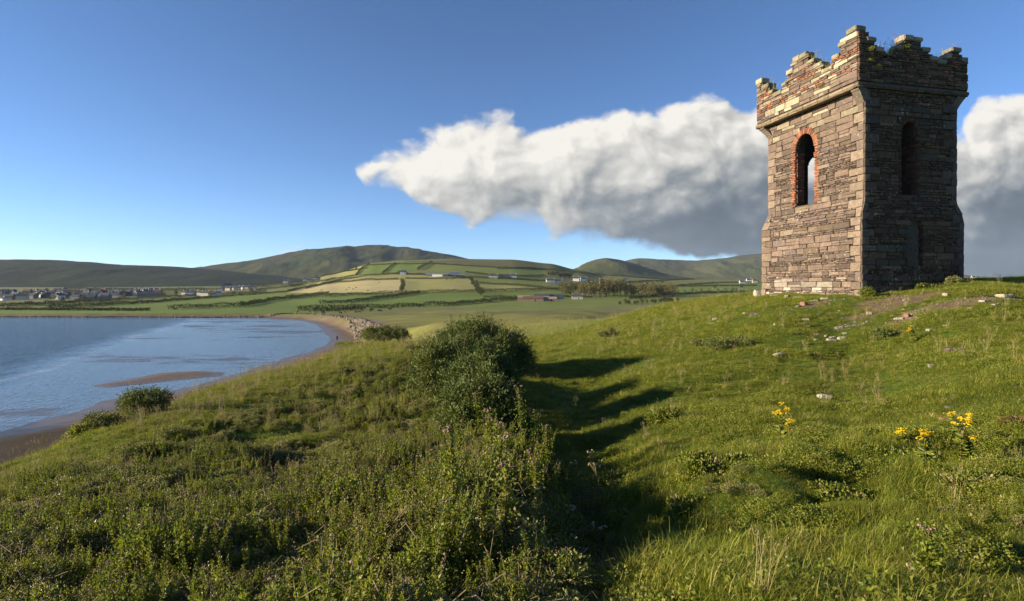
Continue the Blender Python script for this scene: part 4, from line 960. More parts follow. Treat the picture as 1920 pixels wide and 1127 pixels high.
aa = (x-TO.x)*TA.x+(y-TO.y)*TA.y; bb = (x-TO.x)*TB.x+(y-TO.y)*TB.y; intower = (aa > -.1) & (aa < LA) & (bb > .05) & (bb < LB)
round_t = (aa > -.7) & (aa < LA) & (bb > -.5) & (bb < LB+.5); pr = np.where(round_t, .45, pr)
keep = (RNG.random(len(x)) < pr) & ~intower & slope_ok(x, y, z); x, y, px = x[keep], y[keep], px[keep]; golden = pr[keep]
P, S, Rz, Tl = mk(x, y, .4, .95, .1); S *= np.where(y < 9, .75, np.where(x > 0, .75, 1.)); aa = (x-TO.x)*TA.x+(y-TO.y)*TA.y; bb = (x-TO.x)*TB.x+(y-TO.y)*TB.y; S = np.where((aa > -1) & (bb > -1) & (aa < 8) & (bb < 8), S*.6, S)
idx = RNG.choice([0, 1, 2, 3], len(x), p=[.3, .46, .16, .08]); idx = np.where((y < 14) & (RNG.random(len(x)) < .82), 1, idx)
scatter_nodes('long_grass', long_kinds, P, idx, S, Rz, Tl, 'rough long grass with pale seed heads on the crests and banks', 'grass')
# ---- the thicket of brambles, nettles and willowherb
ug = [(m_clump(1200, .3, .36, .03, 1, 6), [M_BRAM, M_STEM]), (m_clump(1100, .27, .3, .026, 2, 5), [M_BRAM, M_STEM]), (m_clump(900, .26, .32, .03, 3, 4), [M_HERB, M_STEM]), (m_herbs(12, .2, .56, 4), [M_HERB, M_STEM, M_PINK]), (m_herbs(10, .2, .44, 5), [M_HERB, M_STEM, M_STRAW]), (m_deadstalks(7, .22, .4), [M_STEM])]
x1, y1 = sample(17000, 3.0, 12, pw=1.1); x2, y2 = sample(9500, 12, 34, .75, pw=1.3); x = np.concatenate([x1, x2]); y = np.concatenate([y1, y2]); z = height(x, y)
px, py, dn = density(x, y, z, THICK, 16); _, _, tl = density(x, y, z, TALL, 30)
nz = vnoise(x/.9, y/.9, 91, 3); nb = vnoise(x/3.1, y/3.1, 92, 3)
hole = smooth01((nz-.25)*7)*.95
_, _, foot = density(x, y, z, [(1090, 1500), (1080, 1000), (1300, 880), (1500, 920), (1960, 830), (2100, 1500)], 50)
pr = dn*(.62-hole*.6)+foot*.22*smooth01(nb*2.5+.3)
for gpx, gY, gr in ((900, 20.5, 1.7), (850, 16.2, 1.15), (905, 14., .8), (900, 11.7, .7)):
    pr = np.where(np.hypot(x-(gpx-CX)/F*gY, y-gY) < gr, 0, pr); pr = np.where((np.hypot(x-(gpx-CX)/F*(gY-1), y-gY+1.2) < gr*.8), pr*.4, pr)
keep = (RNG.random(len(x)) < pr) & slope_ok(x, y, z); x, y, px, py, tl, nb, foot, dn = [q[keep] for q in (x, y, px, py, tl, nb, foot, dn)]
P, S, Rz, Tl = mk(x, y, .6, 1.15, .12, -.03); S *= .8+.5*tl*np.where(y < 6., .8, np.where(y > 9.5, .35, .8))+.4*nb+.4*vnoise(x/.7, y/.7, 93, 2); S = np.where(foot > dn, S*.5, S)
r = RNG.random(len(x)); herbp = np.clip(.16+.42*tl+.7*nb, .05, .8); idx = np.where(r < herbp, np.where(RNG.random(len(x)) < .5, 3, np.where(RNG.random(len(x)) < .5, 4, 2)), RNG.integers(0, 3, len(x))); idx = np.where(RNG.random(len(x)) < .05, 5, idx)
scatter_nodes('undergrowth', ug, P, idx, S, Rz, Tl, 'tangle of brambles, nettles and weeds over the near bank', 'undergrowth')
print('scatter', len(P))
# ------------------------------------------------------------------ shrubs, tall weeds, ragwort, stones
def place(o, p, rz=0., s=1.): o.location = p; o.rotation_euler = (0, 0, rz); o.scale = (s, s, s); return o
def empty(name, p, label, cat, group=None, rz=0.):
    o = bpy.data.objects.new(name, None); COL.objects.link(o); place(o, p, rz); return tag(o, label, cat, group)
def copy_tree(o):
    c = o.copy(); COL.objects.link(c)
    for ch in o.children:
        d = ch.copy(); COL.objects.link(d); d.parent = c
        for g in ch.children:
            e = g.copy(); COL.objects.link(e); e.parent = d
    return c
M_BRAK = leaf_mat('bracken', [(.2, (.05, .028, .012)), (.6, (.1, .055, .022)), (.9, (.16, .1, .04))], .7, .2)
def shrub_mesh(w, d, h, n, ls, lw, mats, lobes=26, flat=.9, spine=False, dry=.0):
    L = Leaves(); a = RNG.uniform(0, 2*pi, lobes); q = np.sqrt(RNG.random(lobes)); zz = RNG.random(lobes)
    cx = q*np.cos(a)*w*.36; cy = q*np.sin(a)*d*.36; cz = h*(.2+.55*zz*np.sqrt(np.maximum(0, 1-.75*q*q))); R_ = h*RNG.uniform(.17, .32, lobes)
    if spine and lobes > 30:
        cz = h*(.1+.74*np.sqrt(np.maximum(0, 1-.95*q*q))*np.where(zz < .7, RNG.uniform(.8, 1., lobes), zz*.6)); cx *= 1.15; cy *= 1.15; cz *= .74+.42*RNG.random(lobes)*np.where(cx < w*.12, 1., .75)+.12*np.sin(cx*5.1+1.)*np.cos(cy*4.3); R_ = h*RNG.uniform(.09, .21, lobes)
    k = RNG.integers(0, lobes, n); u = sph(n, .25); rr = R_[k]*np.clip(RNG.normal(.92, .16, n), .35, 1.35)
    p = np.stack([cx[k], cy[k], cz[k]], 1)+u*rr[:, None]*np.array([w/h*.55 if w > h else 1, d/h*.55 if d > h else 1, 1.]); p[:, 2] = np.abs(p[:, 2])
    m = (RNG.random(n) < dry).astype(int)
    for mi in (0, 1):
        s = m == mi
        if s.any():
            dv = u[s]+RNG.normal(0, .35 if spine else .8, (s.sum(), 3))+np.array([0, 0, .3]); L.leaves(p[s], dv, ls*RNG.uniform(.6, 1.4, s.sum()), lw, mi, .1 if spine else .25)
    if spine:      # shoots that stand out of the outline
        ns = n//26; kk = RNG.integers(0, lobes, ns); uu = sph(ns, .9); b0 = np.stack([cx[kk], cy[kk], cz[kk]], 1)+uu*(R_[kk]*.85)[:, None]
        for b, v, r in zip(b0, uu, R_[kk]):
            mm = 10; t = RNG.random(mm); pp = b+v*(t*r*1.15)[:, None]; L.leaves(np.stack([pp[:, 0], pp[:, 1], np.abs(pp[:, 2])], 1), v+RNG.normal(0, .7, (mm, 3)), ls, lw, 0, .1)
    return L.mesh('foliage')
def shrub_stems(w, h, n, r=.02):
    L = Leaves()
    for i in range(n):
        a = RNG.uniform(0, 2*pi); d = np.array([cos(a)*w*.4, sin(a)*w*.4, 0])*RNG.uniform(.3, 1.05); L.tube([d*.1, d*.35+[0, 0, h*.4], d*.7+[0, 0, h*.75], d+[0, 0, h*RNG.uniform(.75, 1.06)]], r, .004, 0, 4)
    return L.mesh('stems')
def shrub(name, px, Y, w, d, h, label, kind='gorse', n=9000, group=None, cat='shrub', lobes=26, sink=.08, dry=.08, ls=None):
    p = at_depth(px, Y); o = empty(name, (p[0], p[1], p[2]-sink), label, cat, group)
    if kind == 'gorse': me, ms = shrub_mesh(w, d, h, n, ls or .085, .022, None, lobes, spine=True, dry=dry), [M_GORSE, M_STRAW]
    elif kind == 'bramble': me, ms = shrub_mesh(w, d, h, n, ls or .06, .042, None, lobes, dry=dry), [M_BRAM, M_STRAW]
    else: me, ms = shrub_mesh(w, d, h, n, ls or .075, .03, None, lobes, dry=dry), [M_HERB, M_STRAW]
    link('foliage', me, ms, o); link('stems', shrub_stems(w, h, 16 if h > .9 else 8, .018*h+.004), [M_STEM], o); return o
shrub('gorse_bush', 900, 20.5, 4.1, 3.2, 1.85, 'large rounded dark gorse bush at the top of the thicket', 'gorse', 60000, lobes=120, dry=.13, ls=.09)
shrub('bramble_bush', 832, 21.5, 2.3, 2.4, 1.75, 'straw-tinged bramble bush against the left flank of the largest gorse bush', 'bramble', 16000, lobes=36, dry=.22, ls=.06)
shrub('gorse_bush', 850, 16.2, 2.8, 2.5, 1.9, 'dark gorse bush in the thicket just below the largest gorse bush', 'gorse', 34000, lobes=80)
shrub('gorse_bush', 905, 14.0, 2.0, 2.1, 1.6, 'low dark gorse bush at the shaded right edge of the thicket', 'gorse', 24000, lobes=60)
shrub('gorse_bush', 900, 11.7, 1.8, 1.7, 1.4, 'dark gorse bush behind the row of tall weeds', 'gorse', 20000, lobes=55)
shrub('gorse_bush', 722, 41, 4.6, 2.6, 1.55, 'dark gorse bush on the crest above the end of the beach', 'gorse', 12000, lobes=36, ls=.15)
shrub('bramble_bush', 655, 40, 2.4, 1.6, .65, 'low green scrub left of the gorse bush on the crest', 'herb', 3000, ls=.1)
shrub('bramble_bush', 270, 16.6, 1.7, 1.5, .75, 'dark shrub topped with weeds at the edge of the bank over the bay', 'gorse', 12000, dry=.1, ls=.05)
shrub('bramble_bush', 195, 15.6, 1.6, 1.3, .55, 'rounded shrub beside the tallest one on the edge of the bank over the bay', 'gorse', 9000, dry=.2, ls=.05)
shrub('bramble_bush', 150, 15.0, .8, .9, .5, 'lowest of the three shrubs on the edge of the bank over the bay', 'herb', 3000, dry=.1)
shrub('scrub_patch', 1372, 20, 2.3, 1.3, .45, 'low dark twiggy scrub on the slope below the left corner of the tower', 'gorse', 6000, dry=.12, sink=.03, ls=.05)
shrub('scrub_patch', 1318, 21.5, 1.1, .9, .35, 'smaller twiggy scrub left of the dark scrub below the tower', 'gorse', 2200, dry=.2, sink=.03, ls=.05)
shrub('scrub_patch', 1655, 18.6, .95, .7, .38, 'small dark leafy patch below the bare earth beside the tower', 'gorse', 2500, sink=.03, ls=.05)
shrub('weed_patch', 1245, 11.8, .9, .7, .3, 'clump of broad green weeds alone in the open turf', 'herb', 1500, cat='plant', sink=.02, dry=.0)
shrub('small_bush', 1131, 29.5, .45, .4, .42, 'tiny dark bush at the upper edge of the long shadow', 'gorse', 700, sink=.02)
shrub('small_bush', 1147, 29.8, .3, .3, .5, 'tiny upright bush right of its twin at the edge of the long shadow', 'gorse', 600, sink=.02)
shrub('small_bush', 650, 22.5, .6, .5, .42, 'small dark bush alone in the grass left of the thicket', 'gorse', 1600, sink=.02)
shrub('small_bush', 1625, 24.1, .55, .45, .55, 'bright green bush growing at the near corner of the tower', 'herb', 1800, sink=.04)
shrub('small_bush', 1790, 25.0, .75, .4, .42, 'dark bush at the foot of the far right corner of the tower', 'bramble', 1600, sink=.04)
shrub('small_bush', 1735, 24.6, .9, .35, .3, 'green weeds growing along the foot of the shaded tower wall', 'herb', 1700, sink=.04)
shrub('bracken_patch', 1905, 8.3, .5, .5, .2, 'rusty brown bracken at the far right of the foreground', 'bramble', 500, ls=.04, dry=.0, cat='plant'); bpy.data.objects['bracken_patch'].children[0].data.materials[0] = M_BRAK

shrub('weed_patch', 1335, 7.3, 1.09, 0.77, 0.26, 'tall patch of weeds and grass with faded heads at the right of the deep shade', 'herb', 4200, cat='plant', sink=.03, dry=.12, ls=.045)
shrub('weed_patch', 1290, 6.4, 0.69, 0.55, 0.19, 'low weeds in front of the tall patch with faded heads', 'herb', 2200, cat='plant', sink=.03, dry=.1, ls=.04)
shrub('weed_patch', 1560, 6.3, 0.92, 0.66, 0.16, 'dark green weeds in the middle of the lower right turf', 'herb', 2600, cat='plant', sink=.03, dry=.05, ls=.04)
shrub('weed_patch', 1700, 7.6, 1.03, 0.66, 0.15, 'weeds below the ragworts, left of the bracken', 'herb', 2600, cat='plant', sink=.03, dry=.05, ls=.04)
shrub('weed_patch', 1850, 6.0, 0.92, 0.77, 0.19, 'coarse weeds near the right edge above the brown stone', 'herb', 2800, cat='plant', sink=.03, dry=.08, ls=.045)
shrub('weed_patch', 1430, 5.0, 0.80, 0.66, 0.15, 'broad leafy weeds low at the bottom right of the deep shade', 'herb', 2400, cat='plant', sink=.03, dry=.06, ls=.04)
shrub('weed_patch', 1180, 7.6, 0.69, 0.55, 0.21, 'scrubby weeds inside the deep shade beside the thicket', 'herb', 2000, cat='plant', sink=.03, dry=.15, ls=.045)
def weed(px, py, h, label, kind='willow', lean=.1, group='tall weeds standing out of the thicket'):
    p = hit(px, py); o = empty('tall_weed', (p[0], p[1], p[2]-.05), label, 'weed', group, RNG.uniform(0, 6)); o.scale = (1.3, 1.3, 1.25) if kind == 'willow' else (1, 1, 1)
    st, lf, fl = Leaves(), Leaves(), Leaves(); stems = 1 if kind != 'seed' else 3
    for k in range(stems):
        b = np.array([RNG.normal(0, .03), RNG.normal(0, .03), 0.]); az = RNG.uniform(0, 2*pi); hh = h*(1 if k == 0 else RNG.uniform(.7, .95)); dd = np.array([cos(az), sin(az), 0])*lean*hh*(1+k)
        pts = [b+dd*t*t+np.array([0, 0, hh*t]) for t in np.linspace(0, 1, 6)]; st.tube(pts, .009, .004, 0, 5)
        n = 300 if kind != 'seed' else 30; t = RNG.uniform(.05, .97, n); c = b+dd*(t*t)[:, None]+np.array([0, 0, 1.])*(hh*t)[:, None]; a = RNG.uniform(0, 2*pi, n); tp = np.clip(1.25-t, .35, 1)
        lf.leaves(c, np.stack([np.cos(a), np.sin(a), RNG.uniform(.1, .9, n)], 1), .085*tp*RNG.uniform(.7, 1.2, n), .02, 0, .12)
        o2 = RNG.uniform(.02, .09, n); lf.leaves(c+np.stack([np.cos(a)*o2, np.sin(a)*o2, o2*.6], 1), RNG.normal(size=(n, 3))+[0, 0, .7], .05*tp, .018, 0, .12)
        for q in range(4 if kind != 'seed' else 7):
            a = RNG.uniform(0, 2*pi); l = RNG.uniform(.05, .12); tip = pts[-1]+np.array([cos(a)*l*.6, sin(a)*l*.6, l*.4-.03]); st.tube([pts[-2], (pts[-2]+tip)/2+[0, 0, .02], tip], .004, .002, 0, 4)
            fl = Leaves(); fl.balls(tip+RNG.normal(0, .006, (5, 3)), RNG.uniform(.009, .016, 5), 0); link('flower_head', fl.mesh('flower_head'), [M_PINK if kind != 'seed' else M_STRAW], o)
    link('stem', st.mesh('stem'), [M_STEM], o); link('leaves', lf.mesh('leaves'), [M_HERB if kind != 'seed' else M_LONG], o)
for a in ((977, 902, 1.25, 'tallest weed of the row, with a pinkish top'), (1000, 912, .98, 'bushy weed just right of the tallest one'), (1022, 925, .92, 'rightmost weed of the row, leaning out over the dark shade'),
          (917, 915, .92, 'leafy weed at the left end of the row of tall weeds'), (929, 930, .86, 'weed standing in front of the left end of the row'), (943, 905, .78, 'slender weed in the middle of the row'), (954, 905, .76, 'slender weed next to the tallest one'),
          (868, 905, .78, 'single weed standing left of the row against the dark gorse'), (1008, 1010, .86, 'pale green weed in the shade below the row'), (932, 1000, .88, 'faded weed below the row, in front of the brambles'),
          (853, 1010, .8, 'brown-topped weed in the middle of the thicket'), (905, 830, .8, 'small weed on top of the gorse behind the row'), (955, 1060, .7, 'yellow-green weed low in the middle of the thicket')):
    weed(*a)
weed(1103, 930, .78, 'brown seeding thistle alone in the deep shade', 'seed', .15, 'seeding weeds in the shade'); weed(1137, 965, .72, 'yellowish seeding weed right of the brown thistle', 'seed', .2, 'seeding weeds in the shade')
weed(1040, 1100, .8, 'leaning seeding weed at the lower edge of the thicket', 'seed', .22, 'seeding weeds in the shade'); weed(1742, 1095, .4, 'pale withered weed low in the turf at the bottom right', 'dull', .1, 'seeding weeds in the shade')

def ragwort(px, py, h, nh, spread, label):
    p = hit(px, py); o = empty('ragwort', (p[0], p[1], p[2]-.03), label, 'flower', 'yellow ragwort in the turf', RNG.uniform(0, 6)); st, lf, fl = Leaves(), Leaves(), Leaves()
    fork = np.array([.0, .0, h*.62]); st.tube([[0, 0, 0], [.01, 0, h*.3], fork], .008, .006, 0, 5)
    n = 90; t = RNG.uniform(.05, 1, n); a = RNG.uniform(0, 2*pi, n); lf.leaves(np.stack([0*t, 0*t, h*.72*t], 1), np.stack([np.cos(a), np.sin(a), RNG.uniform(0, .6, n)], 1), .13*np.clip(1.3-t, .4, 1), .045, 0, .15)
    for k in range(nh):
        a = RNG.uniform(0, 2*pi); r = spread*math.sqrt(RNG.random()); tip = np.array([cos(a)*r, sin(a)*r, h*RNG.uniform(.78, 1.04)-r*.35]); st.tube([fork*RNG.uniform(.7, 1), tip*.6+fork*.35+[0, 0, .02], tip], .005, .003, 0, 4)
        m = 16; fl = Leaves(); q = tip+np.stack([RNG.normal(0, .019, m), RNG.normal(0, .019, m), RNG.normal(0, .01, m)], 1); fl.balls(q, .012, 0)
        a8 = np.tile(np.arange(6)*pi/3, m); qq = np.repeat(q, 6, 0); fl.leaves(qq, np.stack([np.cos(a8), np.sin(a8), np.full(len(a8), .25)], 1), .016, .009, 0, .02); link('flower_head', fl.mesh('flower_head'), [M_YEL], o)
        lf.leaves(np.repeat(tip[None], 6, 0)-[0, 0, .06], RNG.normal(size=(6, 3))+[0, 0, .3], .05, .02, 0, .1)
    link('stem', st.mesh('stem'), [M_STEM], o); link('leaves', lf.mesh('leaves'), [M_HERB], o)
for a in ((1463, 832, .66, 9, .13, 'yellow ragwort casting a long shadow below the pale grey stone'), (1800, 868, .7, 10, .14, 'largest yellow ragwort, furthest to the right'), (1735, 868, .42, 6, .08, 'yellow ragwort lower and left of the largest one'),
          (1690, 835, .26, 4, .06, 'smallest yellow ragwort with a single faded cluster'), (1480, 815, .3, 4, .07, 'short side plant of the ragwort with the long shadow'), (1815, 862, .36, 4, .07, 'short ragwort at the right foot of the largest one'), (1712, 640, .5, 5, .15, 'distant greenish ragwort below the bare earth')):
    ragwort(*a)

# stones: rough broken blocks
def rock_b(c1, c2):
    def b():
        p = objco(); a = noise(p, 3.5, 6, .7); l = noise(p, 9, 4, .6); col = mixc(maprange(l, .5, .62, 0, 1, True), mixc(a, c1, c2), tuple(min(.7, q*1.3+.03) for q in c2)); return principled(col, .9, .2, bump(a+l*.5, .9, .08))
    return b
M_BRAK0 = None; M_PALE = mat('pale_stone', rock_b((.2, .175, .135), (.38, .345, .28))); M_GREY = mat('grey_stone', rock_b((.11, .095, .08), (.24, .215, .185))); M_RED = mat('red_sandstone', rock_b((.17, .085, .05), (.26, .15, .1))); M_BROWN = mat('brown_slab', rock_b((.07, .05, .038), (.16, .12, .09)))
def rock_mesh(sx, sy, sz, seed, sub=2):
    bm = bmesh.new(); bmesh.ops.create_cube(bm, size=1.); rnd = random.Random(seed)
    for v in bm.verts: v.co = Vector((v.co.x*sx*rnd.uniform(.6, 1.05), v.co.y*sy*rnd.uniform(.6, 1.05), v.co.z*sz*rnd.uniform(.55, 1.1)))
    bmesh.ops.bevel(bm, geom=list(bm.edges), offset=min(sx, sy, sz)*.16, segments=1, affect='EDGES')
    bmesh.ops.subdivide_edges(bm, edges=list(bm.edges), cuts=1, use_grid_fill=True)
    for v in bm.verts: v.co += Vector([rnd.uniform(-1, 1)*min(sx, sy, sz)*.05 for _ in range(3)])
    me = bpy.data.meshes.new('stone'); bm.to_mesh(me); bm.free(); return me
ROCKS = [rock_mesh(1, .7, .45, 1), rock_mesh(1, .6, .6, 2), rock_mesh(1, .8, .3, 3), rock_mesh(1, .55, .35, 4), rock_mesh(1, .9, .7, 5)]
def stone(px, py, wpx, m, k, label, group=None, tilt=.15):
    p = hit(px, py); s = wpx*p[1]/F*1.05; me = ROCKS[k].copy(); o = link('stone', me, m); o.location = (p[0], p[1], p[2]+s*(.04 if k in (0, 2, 3) else .1)); o.rotation_euler = (random.uniform(-tilt, tilt), random.uniform(-tilt, tilt), random.uniform(-.5, .5)); o.scale = (s, s, s)
    tag(o, label, 'stone', group); return o
G1 = 'pale stones strewn over the slope'
for a in (
    (1545, 748, 25, M_PALE, 1, 'pale grey stone lying alone in the middle of the open slope'), (1460, 669, 21, M_PALE, 1, 'white stone at the right end of the dark scrub'),
    (1340, 599, 11, M_PALE, 0, 'topmost white stone of the group on the slope left of the tower'), (1348, 604, 7, M_PALE, 1, 'small white stone at the right of the group left of the tower'), (1336, 607, 9, M_PALE, 3, 'middle white stone of the group left of the tower'), (1341, 613, 8, M_PALE, 2, 'lowest white stone of the group left of the tower'),
    (1398, 588, 12, M_PALE, 2, 'pale flat stone beside the dark hollow below the tower'), (1415, 591, 24, M_BROWN, 2, 'dark flat slab in the hollow below the left corner of the tower'),
    (1455, 610, 9, M_PALE, 4, 'upright white stone below the sunlit wall'), (1470, 610, 7, M_PALE, 1, 'smaller upright white stone right of its twin below the sunlit wall'),
    (1510, 600, 14, M_PALE, 2, 'thin pale slab below the middle of the sunlit wall'), (1512, 613, 12, M_PALE, 3, 'pale slab above the heap of white stones'), (1530, 628, 11, M_GREY, 0, 'grey stone left of the heap of white stones'), (1530, 638, 8, M_PALE, 1, 'small white stone left of the heap of white stones'),
    (1558, 639, 18, M_PALE, 3, 'long white stone at the bottom of the heap'), (1577, 635, 15, M_PALE, 0, 'broad white stone at the right bottom of the heap'), (1560, 633, 12, M_PALE, 2, 'flat white stone in the middle of the heap'), (1549, 631, 8, M_PALE, 1, 'white stone at the left end of the heap'), (1584, 626, 8, M_PALE, 4, 'upright white stone at the right end of the heap'), (1572, 616, 16, M_GREY, 0, 'grey stone on top of the heap'), (1585, 614, 8, M_PALE, 3, 'pale chip right of the grey stone on the heap'),
    (1575, 583, 9, M_PALE, 2, 'pale chip just below the near corner of the tower'), (1630, 589, 11, M_PALE, 4, 'round pale stone at the left end of the bare earth'), (1670, 549, 24, M_PALE, 2, 'broad pale slab at the top of the bare earth'), (1675, 593, 11, M_PALE, 0, 'pale stone at the lower edge of the bare earth'), (1684, 599, 17, M_PALE, 3, 'long pale stone below the bare earth'),
    (1702, 594, 13, M_RED, 4, 'reddish tilted stone casting a shadow by the bare earth'), (1697, 581, 10, M_PALE, 2, 'flat chip in the middle of the bare earth'), (1746, 596, 12, M_GREY, 0, 'grey stone among the rubble right of the bare earth'), (1758, 592, 10, M_PALE, 1, 'pale stone among the rubble right of the bare earth'), (1766, 589, 8, M_PALE, 4, 'rightmost pale stone of the rubble beside the bare earth'),
    (1745, 620, 18, M_PALE, 3, 'thin pale stone lying in the grass below the rubble'), (1775, 611, 13, M_PALE, 2, 'flat pale stone right of the thin one'), (1774, 555, 12, M_PALE, 4, 'pale stone behind the bare earth near the right corner of the tower'), (1808, 590, 11, M_PALE, 3, 'pale stone in the grass right of the rubble'), (1820, 580, 13, M_PALE, 0, 'pale stone higher in the grass right of the rubble'),
    (1845, 566, 16, M_PALE, 2, 'flat pale stone on the far right slope'), (1866, 573, 14, M_PALE, 0, 'rounded pale stone at the right on the upper slope'), (1882, 557, 28, M_PALE, 2, 'broad flat slab near the right edge on the brow'), (1790, 545, 9, M_PALE, 3, 'small pale chip on the brow right of the tower'),
    (1785, 662, 36, M_BROWN, 0, 'large brown broken slab in the tall grass on the right slope'), (1774, 656, 22, M_BROWN, 3, 'brown slab leaning on the larger brown one'), (1747, 688, 13, M_PALE, 4, 'pale stone below the brown slabs'), (1838, 677, 18, M_PALE, 0, 'flat pale stone right of the brown slabs'),
    (1790, 742, 13, M_GREY, 2, 'flat grey stone half sunk in the right slope'), (1675, 777, 19, M_RED, 3, 'reddish stone in the turf left of the ragworts'), (1772, 787, 21, M_RED, 3, 'reddish stone behind the largest ragwort'), (1780, 765, 15, M_GREY, 2, 'greyish pink stone just above the reddish one'),
    (1790, 1072, 46, M_BROWN, 2, 'dark brown stone low in the turf at the bottom right'),
    (1426, 555, 26, M_PALE, 4, 'whitish boulder at the left foot of the sunlit wall'), (1450, 557, 16, M_PALE, 0, 'whitish block at the foot of the sunlit wall, right of the boulder'), (1478, 558, 14, M_GREY, 1, 'grey block at the foot of the sunlit wall'), (1495, 560, 18, M_PALE, 3, 'flat pale block at the foot of the sunlit wall'), (1525, 566, 16, M_GREY, 0, 'grey block in the rubble below the sunlit wall'), (1508, 572, 14, M_RED, 4, 'reddish block in the rubble below the sunlit wall'), (1545, 561, 14, M_PALE, 3, 'pale block near the corner at the foot of the sunlit wall'), (1497, 576, 10, M_GREY, 1, 'small dark block lowest in the rubble below the sunlit wall'),
):
    stone(*a, group=G1)
# a scatter of chips too small to tell apart
def gravel():
    V = []; Q = []; n0 = 0
    for (h_, rx, ry, an) in EARTH:
        for i in range(int(60*rx)):
            a = random.uniform(0, 2*pi); r = math.sqrt(random.random())*1.35; u, v = r*cos(a)*rx, r*sin(a)*ry; x = h_[0]+u*cos(an)-v*sin(an); y = h_[1]+u*sin(an)+v*cos(an); z = hgt(x, y); s = random.uniform(.012, .04)
            for dx_, dy_, dz_ in ((-1, -1, -.3), (1, -.8, -.3), (.9, 1, -.3), (-.8, .9, -.3), (-.6, -.5, .5), (.6, -.6, .6), (.5, .6, .5), (-.5, .5, .6)): V.append((x+dx_*s*random.uniform(.6, 1.2), y+dy_*s*random.uniform(.6, 1.2), z+dz_*s))
            for f in ((4, 5, 6, 7), (0, 1, 5, 4), (1, 2, 6, 5), (2, 3, 7, 6), (3, 0, 4, 7)): Q.append([n0+k for k in f])
            n0 += 8
    return mesh_np('rubble', np.array(V), np.array(Q))
tag(link('rubble', gravel(), M_GREY), 'loose stone chips and gravel on the bare earth round the tower', 'rubble', kind='stuff')

# plants rooted on the tower
TB_RZ = math.atan2(TA.y, TA.x)
def wall_tuft(side, u, z, out, k, s, label, kind='grass'):
    p = face_pt(side, u, z, out)
    if kind == 'grass': me, ms = m_tussock(60, .1, .26, .008, 1, 8), [M_LONG, M_STRAW]
    else: me, ms = m_clump(260, .22, .22, .05, 1, 2), [M_HERB, M_STEM]
    o = link('wall_plant', me, ms); o.location = p; o.scale = (s, s, s); o.rotation_euler = (0, 0, random.uniform(0, 6)); tag(o, label, 'plant', 'plants rooted in the tower')
tz = lambda side, t, d=0.: topz(side, t*(LA if side in 'ad' else LB))+d
for side, t, dz_, out, s, label, kd in (
    ('a', .40, .16, -.15, 1.2, 'grassy tuft on the right shoulder of the middle battlement of the sunlit side', 'grass'), ('a', .34, .16, -.2, 1.1, 'grass on the lowest step right of the middle battlement of the sunlit side', 'grass'), ('a', .27, .15, -.2, 1.3, 'tallest tuft, in the gap left of the near corner', 'grass'), ('a', .23, .15, -.25, .9, 'small tuft at the foot of the corner steps, sunlit side', 'grass'),
    ('a', .82, .16, -.2, 1.2, 'grass in the gap next to the far left corner', 'grass'), ('a', .88, .16, -.2, 1., 'grass on the step of the far left corner', 'grass'), ('a', .96, .18, -.2, .6, 'wisp of grass on top of the far left corner', 'grass'), ('a', .3, -.75, .05, 1., 'green tuft hanging from the string course of the sunlit side', 'leafy'),
    ('b', .10, -.5, .05, 0.9, 'yellow-green plant high on the shaded side of the near corner', 'leafy'), ('b', .09, -1.0, .06, 0.8, 'lower yellow-green plant on the shaded side of the near corner', 'leafy'), ('b', .17, -.75, .05, 0.8, 'leafy plant under the first gap of the shaded side', 'leafy'), ('b', .22, .05, -.2, 1.6, 'tall grass standing in the first gap of the shaded side', 'grass'),
    ('b', .30, .1, -.2, 1.8, 'wide grass tuft on the broken slope of the middle battlement, shaded side', 'grass'), ('b', .37, .1, -.2, 1.7, 'grass tuft against the middle battlement of the shaded side', 'grass'), ('b', .41, -.5, .05, 1.1, 'leafy plant on the face of the middle battlement, shaded side', 'leafy'), ('b', .74, .1, -.2, 1.2, 'grass in the second gap of the shaded side', 'grass'), ('b', .84, .12, -.2, 1.4, 'bushy grass on the broken right corner of the battlements', 'grass'), ('b', .93, .2, -.2, .9, 'wisp of grass on top of the right corner', 'grass')):
    wall_tuft(side, t*(LA if side in 'ad' else LB), tz(side, t, dz_), out, 0, s, label, kd)
# ------------------------------------------------------------------ hedges, trees, farms, the town
def plain_b(c, v=.2, sc=1.5, rough=.85):
    def b(): p = objco(); a = noise(p, sc, 4, .6); return principled(mixc(a, tuple(q*(1-v) for q in c), tuple(min(.85, q*(1+v)) for q in c)), rough, .2)
    return b
M_WHITE = mat('white_render', plain_b((.72, .7, .66), .08)); M_CREAM = mat('cream_render', plain_b((.52, .46, .36), .1)); M_GREYW = mat('grey_render_shadowed', plain_b((.17, .175, .19), .15)); M_BROWNW = mat('brown_stone_wall', plain_b((.3, .215, .15), .25))  # grey walls include the cloud shadow over the town in their colour
M_SLATE = mat('slate_roof', plain_b((.06, .068, .082), .2, 2.)); M_TIN = mat('blue_sheet_roof', plain_b((.14, .19, .25), .15, .5, .5)); M_REDROOF = mat('brown_roof', plain_b((.16, .085, .06), .2)); M_PANE = mat('window_glass', plain_b((.03, .035, .045), .1, 1, .15)); M_WOOD = mat('weathered_wood', plain_b((.2, .17, .14), .2))
M_BARK = mat('bark', plain_b((.07, .055, .04), .3, 4.))
def resample(P, step):
    P = np.array(P, float); seg = np.hypot(*(P[1:, :2]-P[:-1, :2]).T); L = np.concatenate([[0], np.cumsum(seg)]); t = np.arange(0, L[-1], step)
    return np.stack([np.interp(t, L, P[:, 0]), np.interp(t, L, P[:, 1])], 1)
def ground_line(pts, n=6):
    out = []
    for (a, b), (c, d) in zip(pts[:-1], pts[1:]):
        k = max(2, int(abs(c-a)/25)+1)
        for i in range(k): t = i/k; out.append(hit(a+(c-a)*t, b+(d-b)*t))
    out.append(hit(*pts[-1])); return out
